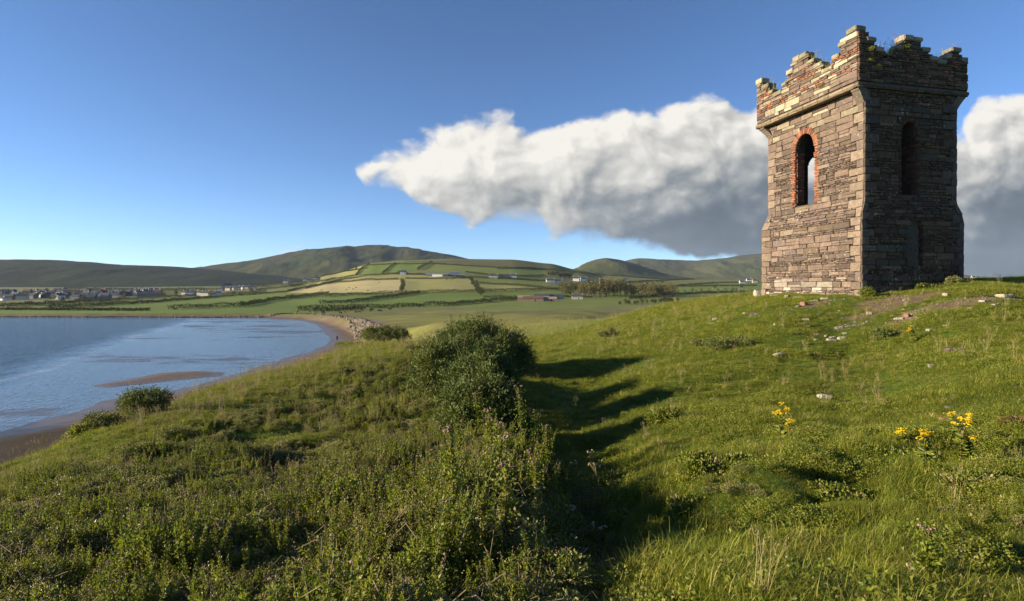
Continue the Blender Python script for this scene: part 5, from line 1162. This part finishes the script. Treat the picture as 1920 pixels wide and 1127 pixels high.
def hedge(pts, h, w, label, group='dark hedges between the fields', world=False, name='hedge', m=None):
    P = pts if world else ground_line(pts); C = resample([(p[0], p[1]) for p in P], 1.0); n = len(C)
    if n < 3: return
    hh = h*1.3*(1+.45*vnoise(np.arange(n)/9., np.zeros(n), RNG.integers(1, 99), 3)); gap = vnoise(np.arange(n)/14., np.zeros(n)+3.3, RNG.integers(1, 99), 2) < -.86
    k = np.repeat(np.arange(n)[~gap], 24 if h > 1 else 8); q = len(k)
    if q == 0: return
    u = RNG.uniform(-.5, .5, q); zr = RNG.random(q)**.7; x = C[k, 0]+RNG.normal(0, .6, q)+0*u; y = C[k, 1]+u*w; z = height(x, y)+zr*hh[k]-.1; o0 = np.array([C[0, 0], C[0, 1], 0.]); o0[2] = hgt(*C[0])
    L = Leaves(); L.leaves(np.stack([x, y, z], 1)-o0, RNG.normal(size=(q, 3))+[0, 0, .4], .85*RNG.uniform(.6, 1.3, q), .62, 0, .2)
    o = link(name, L.mesh(name), m or M_HEDGE); o.location = o0; tag(o, label, 'hedge', group); return o
H = [
    ([(540, 561), (640, 555), (753, 551), (860, 548), (927, 547), (1053, 543)], 2.6, 2.5, 'long dark hedge along the foot of the pale hillside fields'),
    ([(600, 570), (657, 568), (700, 563), (787, 550)], 2.4, 2.2, 'slanting hedge between the two bright green fields behind the beach'),
    ([(560, 583), (637, 580), (740, 577), (843, 573), (943, 564), (985, 560)], 2.2, 2., 'hedge behind the rough pasture, running right to the brown farmstead'),
    ([(587, 585), (640, 583), (682, 581)], 1.9, 2.5, 'low thick hedge beside the white stones above the sea bank'),
    ([(540, 547), (607, 533), (687, 526), (747, 525)], 2.4, 2., 'hedge along the top of the pale stubble field'),
    ([(573, 542), (640, 526), (690, 518), (740, 514), (797, 516), (873, 521), (963, 524), (1040, 529)], 2.6, 2.2, 'roadside hedge that crosses the hill below the blue-roofed sheds'),
    ([(667, 517), (680, 502), (693, 496)], 2.6, 3., 'short hedge climbing the left end of the hill'), ([(717, 513), (728, 504), (741, 494)], 2.6, 2.5, 'short hedge climbing the hill towards the crest, right of the first'),
    ([(783, 507), (797, 499), (811, 493)], 4.5, 9., 'thick dark hedge block just under the crest of the hill'), ([(693, 498), (740, 496), (811, 495), (940, 503), (1000, 504), (1087, 511)], 2.4, 2., 'topmost hedge, along the crest of the hill'),
    ([(873, 511), (940, 519), (1023, 518)], 2.4, 2., 'hedge below the small bright field under the crest'), ([(933, 505), (1000, 503), (1026, 507)], 2., 2., 'hedge above the small bright field under the crest'),
    ([(900, 533), (973, 536), (1040, 543)], 2.3, 2., 'hedge across the right-hand pale field'), ([(907, 558), (970, 560)], 2., 2., 'short hedge left of the brown farmstead'),
    ([(0, 577), (167, 567), (367, 555), (500, 548)], 2.4, 2., 'long hedge below the town, rising to the right'), ([(90, 579), (267, 569), (443, 555), (540, 548)], 2., 2., 'second hedge below the town, nearer the water'),
    ([(317, 581), (450, 575), (517, 563), (617, 550)], 2.4, 2., 'hedge that curves up from the sea bank to the stubble field'), ([(0, 581), (120, 582), (280, 583)], 1.2, 1.5, 'ragged low hedge just above the sea bank at the left'),
    ([(1181, 561), (1254, 554), (1361, 549), (1423, 548)], 2.2, 2., 'hedge behind the golden crest, left of the tower'), ([(1053, 543), (1120, 540), (1230, 538), (1420, 536)], 2.2, 2., 'hedge along the far side of the grove'),
    ([(1160, 531), (1230, 527), (1300, 524)], 2.2, 2., 'thin hedge under the right-hand hills'), ([(1270, 536), (1340, 531), (1423, 529)], 2.2, 2., 'thin hedge near the white farmhouses by the tower'),
    ([(0, 552), (90, 549), (190, 545), (270, 542)], 3., 2., 'hedge on the dark slope above the left of the town'), ([(120, 541.5), (260, 544), (380, 543)], 3., 2., 'hedge across the fields above the town'), ([(280, 548), (370, 545), (480, 541)], 3., 2., 'hedge above the white terrace beyond the town'),
    ([(420, 540), (500, 538), (560, 533), (600, 526)], 3.4, 3., 'dark hedge running up to the white house on the hill'), ([(480, 545), (545, 538), (610, 527), (665, 517)], 2.6, 2.5, 'hedge on the lower left flank of the hill'),
    ([(985, 560), (1060, 557), (1110, 558)], 1.6, 2., 'low hedge in front of the brown farmstead'), ([(600, 520), (640, 511), (690, 503)], 2.2, 2., 'hedge on the skyline at the left end of the hill'),
    ([(760, 523), (820, 523), (885, 522)], 1.6, 1.5, 'thin hedge along the upper edge of the pale pasture'), ([(1087, 512), (1180, 519), (1290, 523)], 2.2, 2., 'hedge falling along the right shoulder of the hill'),
]
for a in H: hedge(*a)
def far_tree(hc, wc, th, seed, m, n=420, ls=.8):
    global RNG
    o = bpy.data.objects.new('tree', None); COL.objects.link(o); T = Leaves(); T.tube([[0, 0, -.5], [.1, 0, th*.6], [.15, .1, th+hc*.35]], .28, .12, 0, 6); lobes = 11; cs = []
    for i in range(lobes):
        a = RNG.uniform(0, 2*pi); r = wc*.5*math.sqrt(RNG.random())*.75; z = th+hc*RNG.uniform(.15, .85); r *= math.sin(pi*min(.95, (z-th)/hc*.8+.2)); c = np.array([cos(a)*r, sin(a)*r, z]); cs.append(c)
        if i < 7: T.tube([[.05, 0, th*.7], [c[0]*.4, c[1]*.4, (th*.7+c[2])/2+.3], c], .1, .03, 0, 4)
    cs = np.array(cs); k = RNG.integers(0, lobes, n); u = sph(n); R_ = hc*RNG.uniform(.15, .27, lobes); p = cs[k]+u*(R_[k]*np.clip(RNG.normal(.9, .2, n), .3, 1.4))[:, None]*np.array([1.15, 1.15, .9]); C = Leaves(); C.leaves(p, u+RNG.normal(0, .6, (n, 3)), ls*RNG.uniform(.6, 1.3, n), ls*.7, 0, .2)
    link('trunk', T.mesh('trunk'), M_BARK, o); link('crown', C.mesh('crown'), m, o); return o
TREES = {'grove': [far_tree(8.5, 9, 2., 1, M_TREE), far_tree(7, 7, 2.5, 2, M_TREE), far_tree(9.5, 7.5, 2.2, 3, M_TREE)], 'dark': [far_tree(6, 7, 1.2, 4, M_HEDGE), far_tree(7.5, 6.5, 1.5, 5, M_HEDGE)]}
used = set()
def tree(px, Y, kind, s, label, group, cat='tree'):
    src = random.choice(TREES[kind]); o = src if id(src) not in used else copy_tree(src); used.add(id(src)); p = at_depth(px, Y); place(o, (p[0], p[1], p[2]-.2), random.uniform(0, 6), s); tag(o, label, cat, group); return o
random.seed(5)
for i in range(60):
    px = 1052+i*3.6+random.uniform(-4, 4); tree(px, 640+random.uniform(-55, 60)-i*.8, 'grove', random.uniform(1.05, 1.6)*(1.15 if 12 < i < 34 else .9), 'olive brown tree in the grove right of the brown farmstead', 'trees of the grove behind the brown farmstead')
for i in range(12): tree(1268+i*13+random.uniform(-5, 5), 700+random.uniform(-40, 60), 'grove', random.uniform(.35, .75), 'small tree in the loose line between the grove and the tower', 'small trees between the grove and the tower')
for i in range(13): tree(1029+i*3.4, 1120+random.uniform(-30, 40), 'dark', random.uniform(1.0, 1.5), 'dark tree in the small wood on the hill above the grove', 'trees of the small dark wood on the hill')
def block(p0, p1, n, s0, s1, label, group):
    for i in range(n):
        t = (i+.5)/n; h_ = hit(p0[0]+(p1[0]-p0[0])*t+random.uniform(-4, 4), p0[1]+(p1[1]-p0[1])*t); o = tree(960, 600, 'dark', random.uniform(s0, s1), label, group); o.location = (h_[0], h_[1], h_[2]-.2)
block((756, 549), (757, 529), 9, .7, 1.0, 'dark tree in the belt at the right end of the stubble field', 'trees at the end of the stubble field')
block((904, 556), (880, 524), 14, .75, 1.1, 'dark tree in the belt between the two pale fields', 'trees between the two pale fields')
for i in range(14): h_ = at_depth(1165+i*8.+random.uniform(-3, 3), 395+i*3); o = tree(960, 600, 'dark', random.uniform(.4, .7)*(1.25 if i > 8 else .9), 'dark bush in the line behind the golden crest', 'bushes behind the golden crest', 'bush'); o.location = (h_[0], h_[1], h_[2]-.3)
for i in range(9): h_ = hit(560+i*17+random.uniform(-6, 6), 586.5-random.random()*3); o = tree(960, 600, 'dark', random.uniform(.12, .22), 'low dark bush in the pasture behind the sea bank', 'low bushes behind the sea bank', 'bush'); o.location = (h_[0], h_[1], h_[2]-.2)
for i in range(46):
    px = random.uniform(-10, 330) if i < 34 else random.uniform(330, 480); tree(px, random.uniform(640, 1050), 'dark' if random.random() < .7 else 'grove', random.uniform(.45, .95), 'dark tree among the roofs of the far town', 'trees in the far town')
for px, py in ((83, 547), (87, 546.5), (760, 515), (748, 515), (940, 523), (957, 524), (1213, 534), (1340, 541), (1390, 541), (668, 505), (1105, 530), (1170, 531), (1242, 532)):
    h_ = hit(px, py); o = tree(960, 600, 'dark', random.uniform(.7, 1.1), 'single dark tree standing in the far fields', 'single trees in the far fields'); o.location = (h_[0], h_[1], h_[2]-.2)

def house(w, d, h, rp, wall, roof, chim=True, win=0, door=False):
    """origin at the middle of the floor; w along x; gable roof along x"""
    def box(name, x0, x1, y0, y1, z0, z1, m, par):
        V = [(x, y, z) for z in (z0, z1) for x, y in ((x0, y0), (x1, y0), (x1, y1), (x0, y1))]; Fq = [(3, 2, 1, 0), (4, 5, 6, 7), (0, 1, 5, 4), (1, 2, 6, 5), (2, 3, 7, 6), (3, 0, 4, 7)]; return link(name, mesh_np(name, V, np.array(Fq)), m, par)
    root = bpy.data.objects.new('house', None); COL.objects.link(root); hw, hd = w/2, d/2
    V = [(-hw, -hd, -1), (hw, -hd, -1), (hw, hd, -1), (-hw, hd, -1), (-hw, -hd, h), (hw, -hd, h), (hw, hd, h), (-hw, hd, h), (-hw, 0, h+rp-.1), (hw, 0, h+rp-.1)]
    link('wall', mesh_np('wall', V, [np.array([(0, 1, 5, 4), (2, 3, 7, 6), (3, 2, 1, 0)]), np.array([(1, 2, 6), (3, 0, 4)]), np.array([(1, 6, 9), (0, 8, 4)]), np.array([(5, 1, 9), (7, 3, 8), (3, 0, 8)])][:3]+[np.array([(5, 6, 9), (4, 8, 7)])]), wall, root)
    e = .35; V = []
    for x in (-hw-e, hw+e): V += [(x, -hd-e, h-e*rp/hd), (x, 0, h+rp), (x, hd+e, h-e*rp/hd), (x, hd+e, h-e*rp/hd+.25), (x, 0, h+rp+.28), (x, -hd-e, h-e*rp/hd+.25)]
    Fq = [(k, (k+1) % 6, 6+(k+1) % 6, 6+k) for k in range(6)]+[(0, 5, 4, 1), (1, 4, 3, 2), (6, 7, 10, 11), (7, 8, 9, 10)]; rf = link('roof', mesh_np('roof', V, np.array(Fq)), roof, root)
    if chim:
        for sx_ in (-1, 1): box('chimney', sx_*(hw-.6)-.4, sx_*(hw-.6)+.4, -.45, .45, h+rp-.4, h+rp+1.2, wall, rf)
    if win:
        for k in range(win):
            x = -hw+w*(k+.5)/win
            if door and k == win//2: box('door', x-.5, x+.5, -hd-.05, -hd+.05, 0, 2.1, M_PANE, root); continue
            fr = box('window', x-.55, x+.55, -hd-.04, -hd+.06, 1., 2.3, M_WHITE, root); box('pane', x-.45, x+.45, -hd-.07, -hd+.03, 1.1, 2.2, M_PANE, fr)
    return root
def put(o, px, py, rz, s, label, cat, group=None):
    h_ = hit(px, py); place(o, (h_[0], h_[1], h_[2]), rz, s); return tag(o, label, cat, group)
# town: a few kinds of house, copied
KINDS = [house(11, 7, 5, 2.6, M_WHITE, M_SLATE), house(10, 7, 4.4, 2.4, M_GREYW, M_SLATE), house(11, 7, 4.8, 2.6, M_CREAM, M_SLATE), house(9, 7, 4.8, 2.6, M_GREYW, M_REDROOF), house(17, 7, 4.6, 2.6, M_GREYW, M_SLATE), house(14, 7, 3.2, 2.2, M_WHITE, M_SLATE)]
KL = ['small white house among the roofs of the far town', 'small grey house among the roofs of the far town', 'cream house with a slate roof in the far town', 'grey house with a brown roof in the far town', 'long grey terrace in the far town', 'long low white building in the far town']
first = set(); random.seed(12)
def town(k, px, Y, rz, s=1., label=None, group='houses of the far town'):
    o = KINDS[k] if k not in first else copy_tree(KINDS[k]); first.add(k); p = at_depth(px, Y); place(o, (p[0], p[1], p[2]), rz, s); return tag(o, label or KL[k], 'house', group)
for i in range(150):
    px = random.uniform(-40, 300); Y = 640+400*random.random()**.9
    if px > 230: Y = random.uniform(760, 980)
    town(random.choices(range(6), [2.2, 6, .8, 2.5, 2, .4])[0], px, Y, random.uniform(-.35, .35)+(pi/2 if random.random() < .35 else 0), random.uniform(.75, 1.05))
for px, Y in ((350, 770), (357, 760), (364, 765), (372, 770), (379, 755), (386, 740), (392, 745), (398, 760), (404, 780)): town(random.choice([0, 5, 0, 2]), px, Y, random.uniform(-.2, .3), random.uniform(.8, 1.), 'white house of the row right of the far town', 'white houses right of the far town')
for px, Y in ((428, 1000), (437, 1010), (445, 1005), (452, 1020), (462, 1030), (475, 1010), (415, 990)): town(random.choice([0, 1, 2]), px, Y, random.uniform(-.3, .3), .9, 'small far house beyond the white row, under the dark ridge', 'small houses under the dark ridge')
for px, py, lb in ((536, 531.5, 'pale house at the left foot of the hill'), (545, 531, 'grey house next to the pale one at the left foot of the hill')): o = town(0 if px < 540 else 1, 500, 900, .1, 1., lb); h_ = hit(px, py); o.location = h_
for px, py, k, lb in ((573, 528, 0, 'leftmost white house on the left flank of the hill'), (581, 527.5, 5, 'long white house in the middle of the three on the left flank of the hill'), (595, 526, 0, 'rightmost white house on the left flank of the hill')): o = town(k, 500, 900, .2, 1.05, lb, None); o.location = hit(px, py)
for px, py, k, lb in ((756, 515, 0, 'lone white farmhouse in front of the stubble field hedge'), (925, 521.5, 5, 'long white house left of the grey one on the right of the hill'), (945, 522, 4, 'grey terrace on the right of the hill'), (962, 523, 0, 'small white house right of the grey terrace on the hill'), (1032, 529, 5, 'low white shed under the small dark wood'), (1047, 530, 5, 'low white shed right of its twin under the small dark wood'),
                      (1080, 527, 0, 'white house on the right shoulder of the hill, left of its neighbour'), (1094, 528, 0, 'white house on the right shoulder of the hill, right of its neighbour'), (1129, 531, 0, 'lone white gabled house above the grove'), (1173, 527, 1, 'small far house above the right end of the grove'), (1392, 531, 5, 'long white farm building next to the tower'), (1404, 529, 0, 'white farmhouse behind the long one next to the tower'), (1415, 530, 2, 'cream farmhouse nearest the tower wall'), (1826, 523.5, 0, 'tiny white house on the skyline right of the tower')):
    o = town(k, 500, 900, random.uniform(-.2, .2), 1., lb, None); o.location = hit(px, py)
# the sheds with blue sheet roofs on the hill
for i, (px, py, w_, lb) in enumerate(((806, 517.5, 18, 'leftmost blue-roofed shed on the hill'), (822, 518, 26, 'second blue-roofed shed from the left on the hill'), (840, 518.5, 22, 'middle blue-roofed shed on the hill'), (852, 514.5, 20, 'blue-roofed shed standing behind the others on the hill'), (862, 519.5, 24, 'rightmost blue-roofed shed on the hill'))):
    o = house(w_, 11, 4.2, 1.8, M_WHITE if i == 1 else M_GREYW, M_TIN, False); o.name = 'shed'; put(o, px, py, random.uniform(-.15, .15), .75, lb, 'shed', 'blue-roofed sheds on the hill')
# the brown farmstead
for px, py, w_, h__, wm, rm, lb in ((982, 564.5, 12, 3.6, M_BROWNW, M_BROWNW, 'gabled brown stone building at the left end of the farmstead'), (1000, 565, 20, 3.2, M_BROWNW, M_REDROOF, 'long low brown building of the farmstead'), (1016, 561, 16, 3.6, M_CREAM, M_SLATE, 'cream barn behind the long brown building'), (1036, 560.5, 24, 3.4, M_GREYW, M_SLATE, 'long slate-roofed barn at the right of the farmstead'), (1030, 564.5, 14, 2.2, M_BROWNW, M_BROWNW, 'low walled shed in front of the slate-roofed barn'), (1082, 561, 12, 3.2, M_CREAM, M_SLATE, 'small cream cottage in front of the grove')):
    o = house(w_, 8, h__, 1.9, wm, rm, 'cottage' in lb, 4 if w_ < 17 else 6, True); o.name = 'farm_building'; put(o, px, py, random.uniform(-.12, .12), .85, lb, 'farm building', 'buildings of the brown farmstead')
# church with a spire behind the town
ch = house(20, 9, 7, 5, M_GREYW, M_SLATE, False, 4); ch.name = 'church'; T = Leaves()
V = [(-13, -3, -1), (-7, -3, -1), (-7, 3, -1), (-13, 3, -1), (-13, -3, 14), (-7, -3, 14), (-7, 3, 14), (-13, 3, 14), (-10, 0, 27)]
link('spire', mesh_np('spire', V, [np.array([(0, 1, 5, 4), (1, 2, 6, 5), (2, 3, 7, 6), (3, 0, 4, 7)]), np.array([(4, 5, 8), (5, 6, 8), (6, 7, 8), (7, 4, 8)])]), M_GREYW, ch); put(ch, 426, 540, .2, .8, 'grey church with a spire behind the white row', 'church')
# poles
def pole():
    L = Leaves(); L.tube([[0, 0, -.5], [0, 0, 9]], .14, .1, 0, 6); o = link('utility_pole', L.mesh('utility_pole'), M_WOOD); A = Leaves(); A.tube([[-.9, 0, 8.5], [.9, 0, 8.5]], .07, .07, 0, 4); link('crossarm', A.mesh('crossarm'), M_WOOD, o); B = Leaves()
    B.balls(np.array([[-.8, 0, 8.7], [0, 0, 8.7], [.8, 0, 8.7]]), .12); link('insulator', B.mesh('insulator'), M_WHITE, o); return o
PL = pole()
for i, (px, py) in enumerate(((616, 518), (622, 516), (650, 509), (753, 493), (797, 497), (897, 508), (927, 512), (951, 520), (962, 514), (1021, 521), (1040, 534), (924, 563), (935, 562), (1097, 556), (1109, 541), (1133, 527), (1290, 536), (1332, 532), (1349, 538), (1369, 540), (1385, 528), (214, 569), (490, 545), (545, 533))):
    o = PL if i == 0 else copy_tree(PL); h_ = hit(px, py); place(o, h_, random.uniform(0, 3), 1.); tag(o, 'wooden utility pole standing in the far fields', 'pole', 'utility poles across the far fields')
# sea bank of boulders
BANK = [onsea(*p, -15.4) for p in ((712, 641), (690, 628), (676, 616), (655, 605), (628, 597), (600, 592.5), (575, 590.5), (556, 589.6))]
RB = [rock_mesh(1, .8, .7, 40+i) for i in range(6)]; random.seed(3)
M_BOULD = mat('bank_boulder', rock_b((.08, .065, .048), (.18, .15, .115)))
for m in RB: m.materials.append(M_BOULD)
BP = resample(BANK, .62); nB = 0
def bank_rock(x, y):
    z = hgt(x, y); s = random.uniform(.8, 1.7); return (x, y, z+s*.2), s
for k in range(len(BP)):
    for j in range(4):
        if nB >= 290 or random.random() < .35: continue
        x, y = BP[k]+np.array([random.uniform(-3.6, 1.2), random.uniform(-1.5, 1.5)]); p, s = bank_rock(x, y); o = bpy.data.objects.new('boulder', random.choice(RB)); COL.objects.link(o); o.location = p; o.rotation_euler = (random.uniform(0, 6), random.uniform(0, 6), random.uniform(0, 6)); o.scale = (s, s, s); tag(o, 'rough boulder in the curved bank of rocks behind the beach', 'boulder', 'boulders of the curved sea bank'); nB += 1
V = []; Q = []; n0 = 0
B2 = np.concatenate([resample([BANK[5], BANK[6], BANK[7], (-140, 313), (-200, 316), (-300, 317), (-420, 319)], .55), BP])
for x0, y0 in B2:
    for j in range(3):
        x = x0+random.uniform(-1, 1); y = y0+random.uniform(-1.5, 2.8); z = hgt(x, y); s = random.uniform(.35, .95); r = Matrix.Rotation(random.uniform(0, 6), 3, 'Z')
        for q in ((-1, -1, -.8), (1, -.8, -.8), (.9, 1, -.8), (-.8, .9, -.8), (-.6, -.5, .8), (.6, -.6, .7), (.5, .6, .8), (-.5, .5, .7)):
            v = r @ Vector([c*s*random.uniform(.5, 1.)*.8 for c in q]); V.append((x+v.x, y+v.y, z+v.z+.2))
        for f in ((4, 5, 6, 7), (0, 1, 5, 4), (1, 2, 6, 5), (2, 3, 7, 6), (3, 0, 4, 7)): Q.append([n0+i for i in f])
        n0 += 8
tag(link('rubble_bank', mesh_np('rubble_bank', np.array(V), np.array(Q)), M_BOULD), 'line of rubble and small rocks along the far shore of the bay', 'rubble', kind='stuff')
# ------------------------------------------------------------------ the walker on the beach and the cattle
def skin(name, joints, bones, mats, parent=None, sub=2):
    bm = bmesh.new(); vs = [bm.verts.new(j[:3]) for j in joints]
    for a, b in bones: bm.edges.new((vs[a], vs[b]))
    me = bpy.data.meshes.new(name); bm.to_mesh(me); bm.free(); o = link(name, me, mats, parent)
    md = o.modifiers.new('skin', 'SKIN'); md.use_smooth_shade = True; sd = o.modifiers.new('sub', 'SUBSURF'); sd.levels = sub; sd.render_levels = sub
    for i, j in enumerate(joints):
        r = j[3]; o.data.skin_vertices[0].data[i].radius = (r, j[4] if len(j) > 4 else r); o.data.skin_vertices[0].data[i].use_root = (i == 0)
    return o
M_SKIN = mat('skin', plain_b((.45, .28, .2), .05)); M_COAT = mat('dark_coat', plain_b((.02, .022, .03), .2)); M_TROU = mat('dark_trousers', plain_b((.03, .03, .035), .2)); M_HAIR = mat('brown_hair', plain_b((.06, .04, .025), .2)); M_SHOE = mat('shoes', plain_b((.02, .015, .012), .1))
J = [(0, 0, .95, .13, .1), (0, 0, 1.15, .13, .09), (0, 0, 1.38, .15, .1), (0, 0, 1.5, .06), (0, -.01, 1.62, .085, .1), (0, -.01, 1.72, .07, .08),
     (.17, 0, 1.42, .055), (.24, .03, 1.15, .042), (.25, -.05, .9, .032), (-.17, 0, 1.42, .055), (-.24, .0, 1.15, .042), (-.24, -.1, .91, .032),
     (.09, 0, .9, .09), (.11, -.12, .5, .06), (.11, -.04, .1, .042), (.11, -.17, .04, .04), (-.09, 0, .9, .09), (-.1, .1, .5, .06), (-.1, .26, .12, .042), (-.1, .16, .04, .04)]
B_ = [(0, 1), (1, 2), (2, 3), (3, 4), (4, 5), (2, 6), (6, 7), (7, 8), (2, 9), (9, 10), (10, 11), (0, 12), (12, 13), (13, 14), (14, 15), (0, 16), (16, 17), (17, 18), (18, 19)]
for s_, b in ((1, 8), (-1, 11)):      # fingers and thumb
    bx_, by_, bz_ = J[b][:3]; J.append((bx_, by_, bz_-.07, .035, .018)); pb = len(J)-1; B_.append((b, pb))
    for f in range(4): J.append((bx_+s_*.005, by_-.03+f*.02, bz_-.15-.01*(f in (1, 2)), .009)); B_.append((pb, len(J)-1))
    J.append((bx_-s_*.01, by_-.06, bz_-.1, .01)); B_.append((b, len(J)-1))
hp = hit(632, 640); per = skin('person', J, B_, M_SKIN); place(per, hp, .6, 1.05); tag(per, 'person in dark clothes walking on the sand beside the sea bank', 'person')
skin('jacket', [(0, 0, .9, .165, .13), (0, 0, 1.15, .155, .12), (0, 0, 1.4, .17, .125), (0, 0, 1.5, .08), (.19, 0, 1.42, .072), (.25, .03, 1.15, .06), (.26, -.04, .95, .05), (-.19, 0, 1.42, .072), (-.25, 0, 1.15, .06), (-.25, -.08, .96, .05)], [(0, 1), (1, 2), (2, 3), (2, 4), (4, 5), (5, 6), (2, 7), (7, 8), (8, 9)], M_COAT, per)
skin('trousers', [(0, 0, .95, .15, .12), (.09, 0, .88, .105), (.11, -.12, .5, .078), (.11, -.05, .12, .06), (-.09, 0, .88, .105), (-.1, .1, .5, .078), (-.1, .25, .15, .06)], [(0, 1), (1, 2), (2, 3), (0, 4), (4, 5), (5, 6)], M_TROU, per)
skin('hair', [(0, .015, 1.68, .098, .11), (0, .02, 1.75, .08, .09), (0, .07, 1.62, .06)], [(0, 1), (0, 2)], M_HAIR, per)
def cow(m, grazing):
    hz = .35 if grazing else 1.35
    J = [(0, 0, 1.05, .33, .36), (.45, 0, 1.08, .3, .38), (-.5, 0, 1.02, .34, .4), (.85, 0, 1.15, .22, .24), (-.85, 0, 1.12, .24, .26), (1.15, 0, (hz+1.15)/2+.1, .15, .17), (1.35, 0, hz, .12, .13), (1.62, 0, hz-.14, .08, .085)]
    B = [(0, 1), (0, 2), (1, 3), (2, 4), (3, 5), (5, 6), (6, 7)]
    for sx_, base in ((1, 1), (-1, 4)):
        for sy_ in (-1, 1):
            if sx_ > 0: pts = [(.6, sy_*.2, .75, .12), (.62, sy_*.2, .42, .07), (.58, sy_*.2, .05, .055)]
            else: pts = [(-.75, sy_*.2, .8, .15), (-.92, sy_*.2, .48, .075), (-.84, sy_*.2, .05, .055)]
            k = len(J); J += pts; B += [(base, k), (k, k+1), (k+1, k+2)]
    k = len(J); J += [(-1.08, 0, 1.15, .03), (-1.12, 0, .55, .03)]; B += [(4, k), (k, k+1)]
    for sy_ in (-1, 1): J.append((1.3, sy_*.22, hz+.08, .03)); B.append((6, len(J)-1))
    return skin('cow', J, B, m, None, 1)
M_COWD = mat('black_hide', plain_b((.015, .013, .012), .2)); M_COWB = mat('brown_hide', plain_b((.1, .055, .035), .2)); M_WOOL = mat('wool', plain_b((.5, .47, .4), .1))
CW = [cow(M_COWD, True), cow(M_COWD, False), cow(M_COWB, True)]; uc = set()
def beast(k, px, py, label, group, s=1.):
    o = CW[k] if k not in uc else CW[k].copy()
    if k in uc: COL.objects.link(o)
    uc.add(k); o.name = 'cow'; place(o, hit(px, py), random.uniform(-.6, .6)+(pi if random.random() < .5 else 0), s); tag(o, label, 'cow', group)
for k, px, py in ((0, 606, 589), (1, 638, 589), (2, 673, 587), (0, 697, 583), (1, 731, 582), (0, 712, 585), (2, 655, 585)): beast(k, px, py, 'dark cow grazing the rough pasture behind the sea bank', 'cattle behind the sea bank')
for px, py in ((655, 541), (662, 543), (668, 540), (650, 544), (690, 546), (603, 545), (711, 530), (838, 525), (846, 526), (795, 522), (765, 521), (850, 524)): beast(random.choice((0, 1, 2)), px, py, 'small dark cow in a pale field on the hill', 'cattle in the pale fields', 1.)
def sheep():
    J = [(0, 0, .6, .24, .26), (.3, 0, .6, .22, .24), (-.32, 0, .6, .23, .25), (.52, 0, .7, .12), (.7, 0, .66, .075), (.84, 0, .58, .05)]; B = [(0, 1), (0, 2), (1, 3), (3, 4), (4, 5)]
    for x in (.3, -.32):
        for sy_ in (-1, 1): k = len(J); J += [(x, sy_*.12, .35, .06), (x, sy_*.12, .04, .035)]; B += [(1 if x > 0 else 2, k), (k, k+1)]
    return skin('sheep', J, B, M_WOOL, None, 1)
SH = sheep()
for i in range(14):
    o = SH if i == 0 else SH.copy()
    if i: COL.objects.link(o)
    place(o, hit(1335+i*6+random.uniform(-3, 3), 544+random.uniform(-2.5, 2)), random.uniform(0, 6), 1.3); tag(o, 'white sheep grazing the green field left of the tower', 'sheep', 'sheep in the field left of the tower')
# ------------------------------------------------------------------ the air: far land fades towards blue
V = [(x, y, z) for z in (-75., 700.) for x, y in ((-9600, -260), (9600, -260), (9600, 11200), (-9600, 11200))]
hz_ = link('haze', mesh_np('haze', V, np.array([(3, 2, 1, 0), (4, 5, 6, 7), (0, 1, 5, 4), (1, 2, 6, 5), (2, 3, 7, 6), (3, 0, 4, 7)])), [])
mh = bpy.data.materials.new('haze'); mh.use_nodes = True; nt = mh.node_tree; nt.nodes.clear(); ou = nt.nodes.new('ShaderNodeOutputMaterial'); pv_ = nt.nodes.new('ShaderNodeVolumePrincipled')
pv_.inputs['Color'].default_value = (.62, .78, 1., 1); pv_.inputs['Density'].default_value = 2.8e-5; pv_.inputs['Anisotropy'].default_value = .1
nt.links.new(pv_.outputs[0], ou.inputs['Volume']); hz_.data.materials.append(mh); tag(hz_, kind='stuff')
SC.cycles.volume_bounces = 0
print('tall', max((o.location.z for o in SC.objects)))
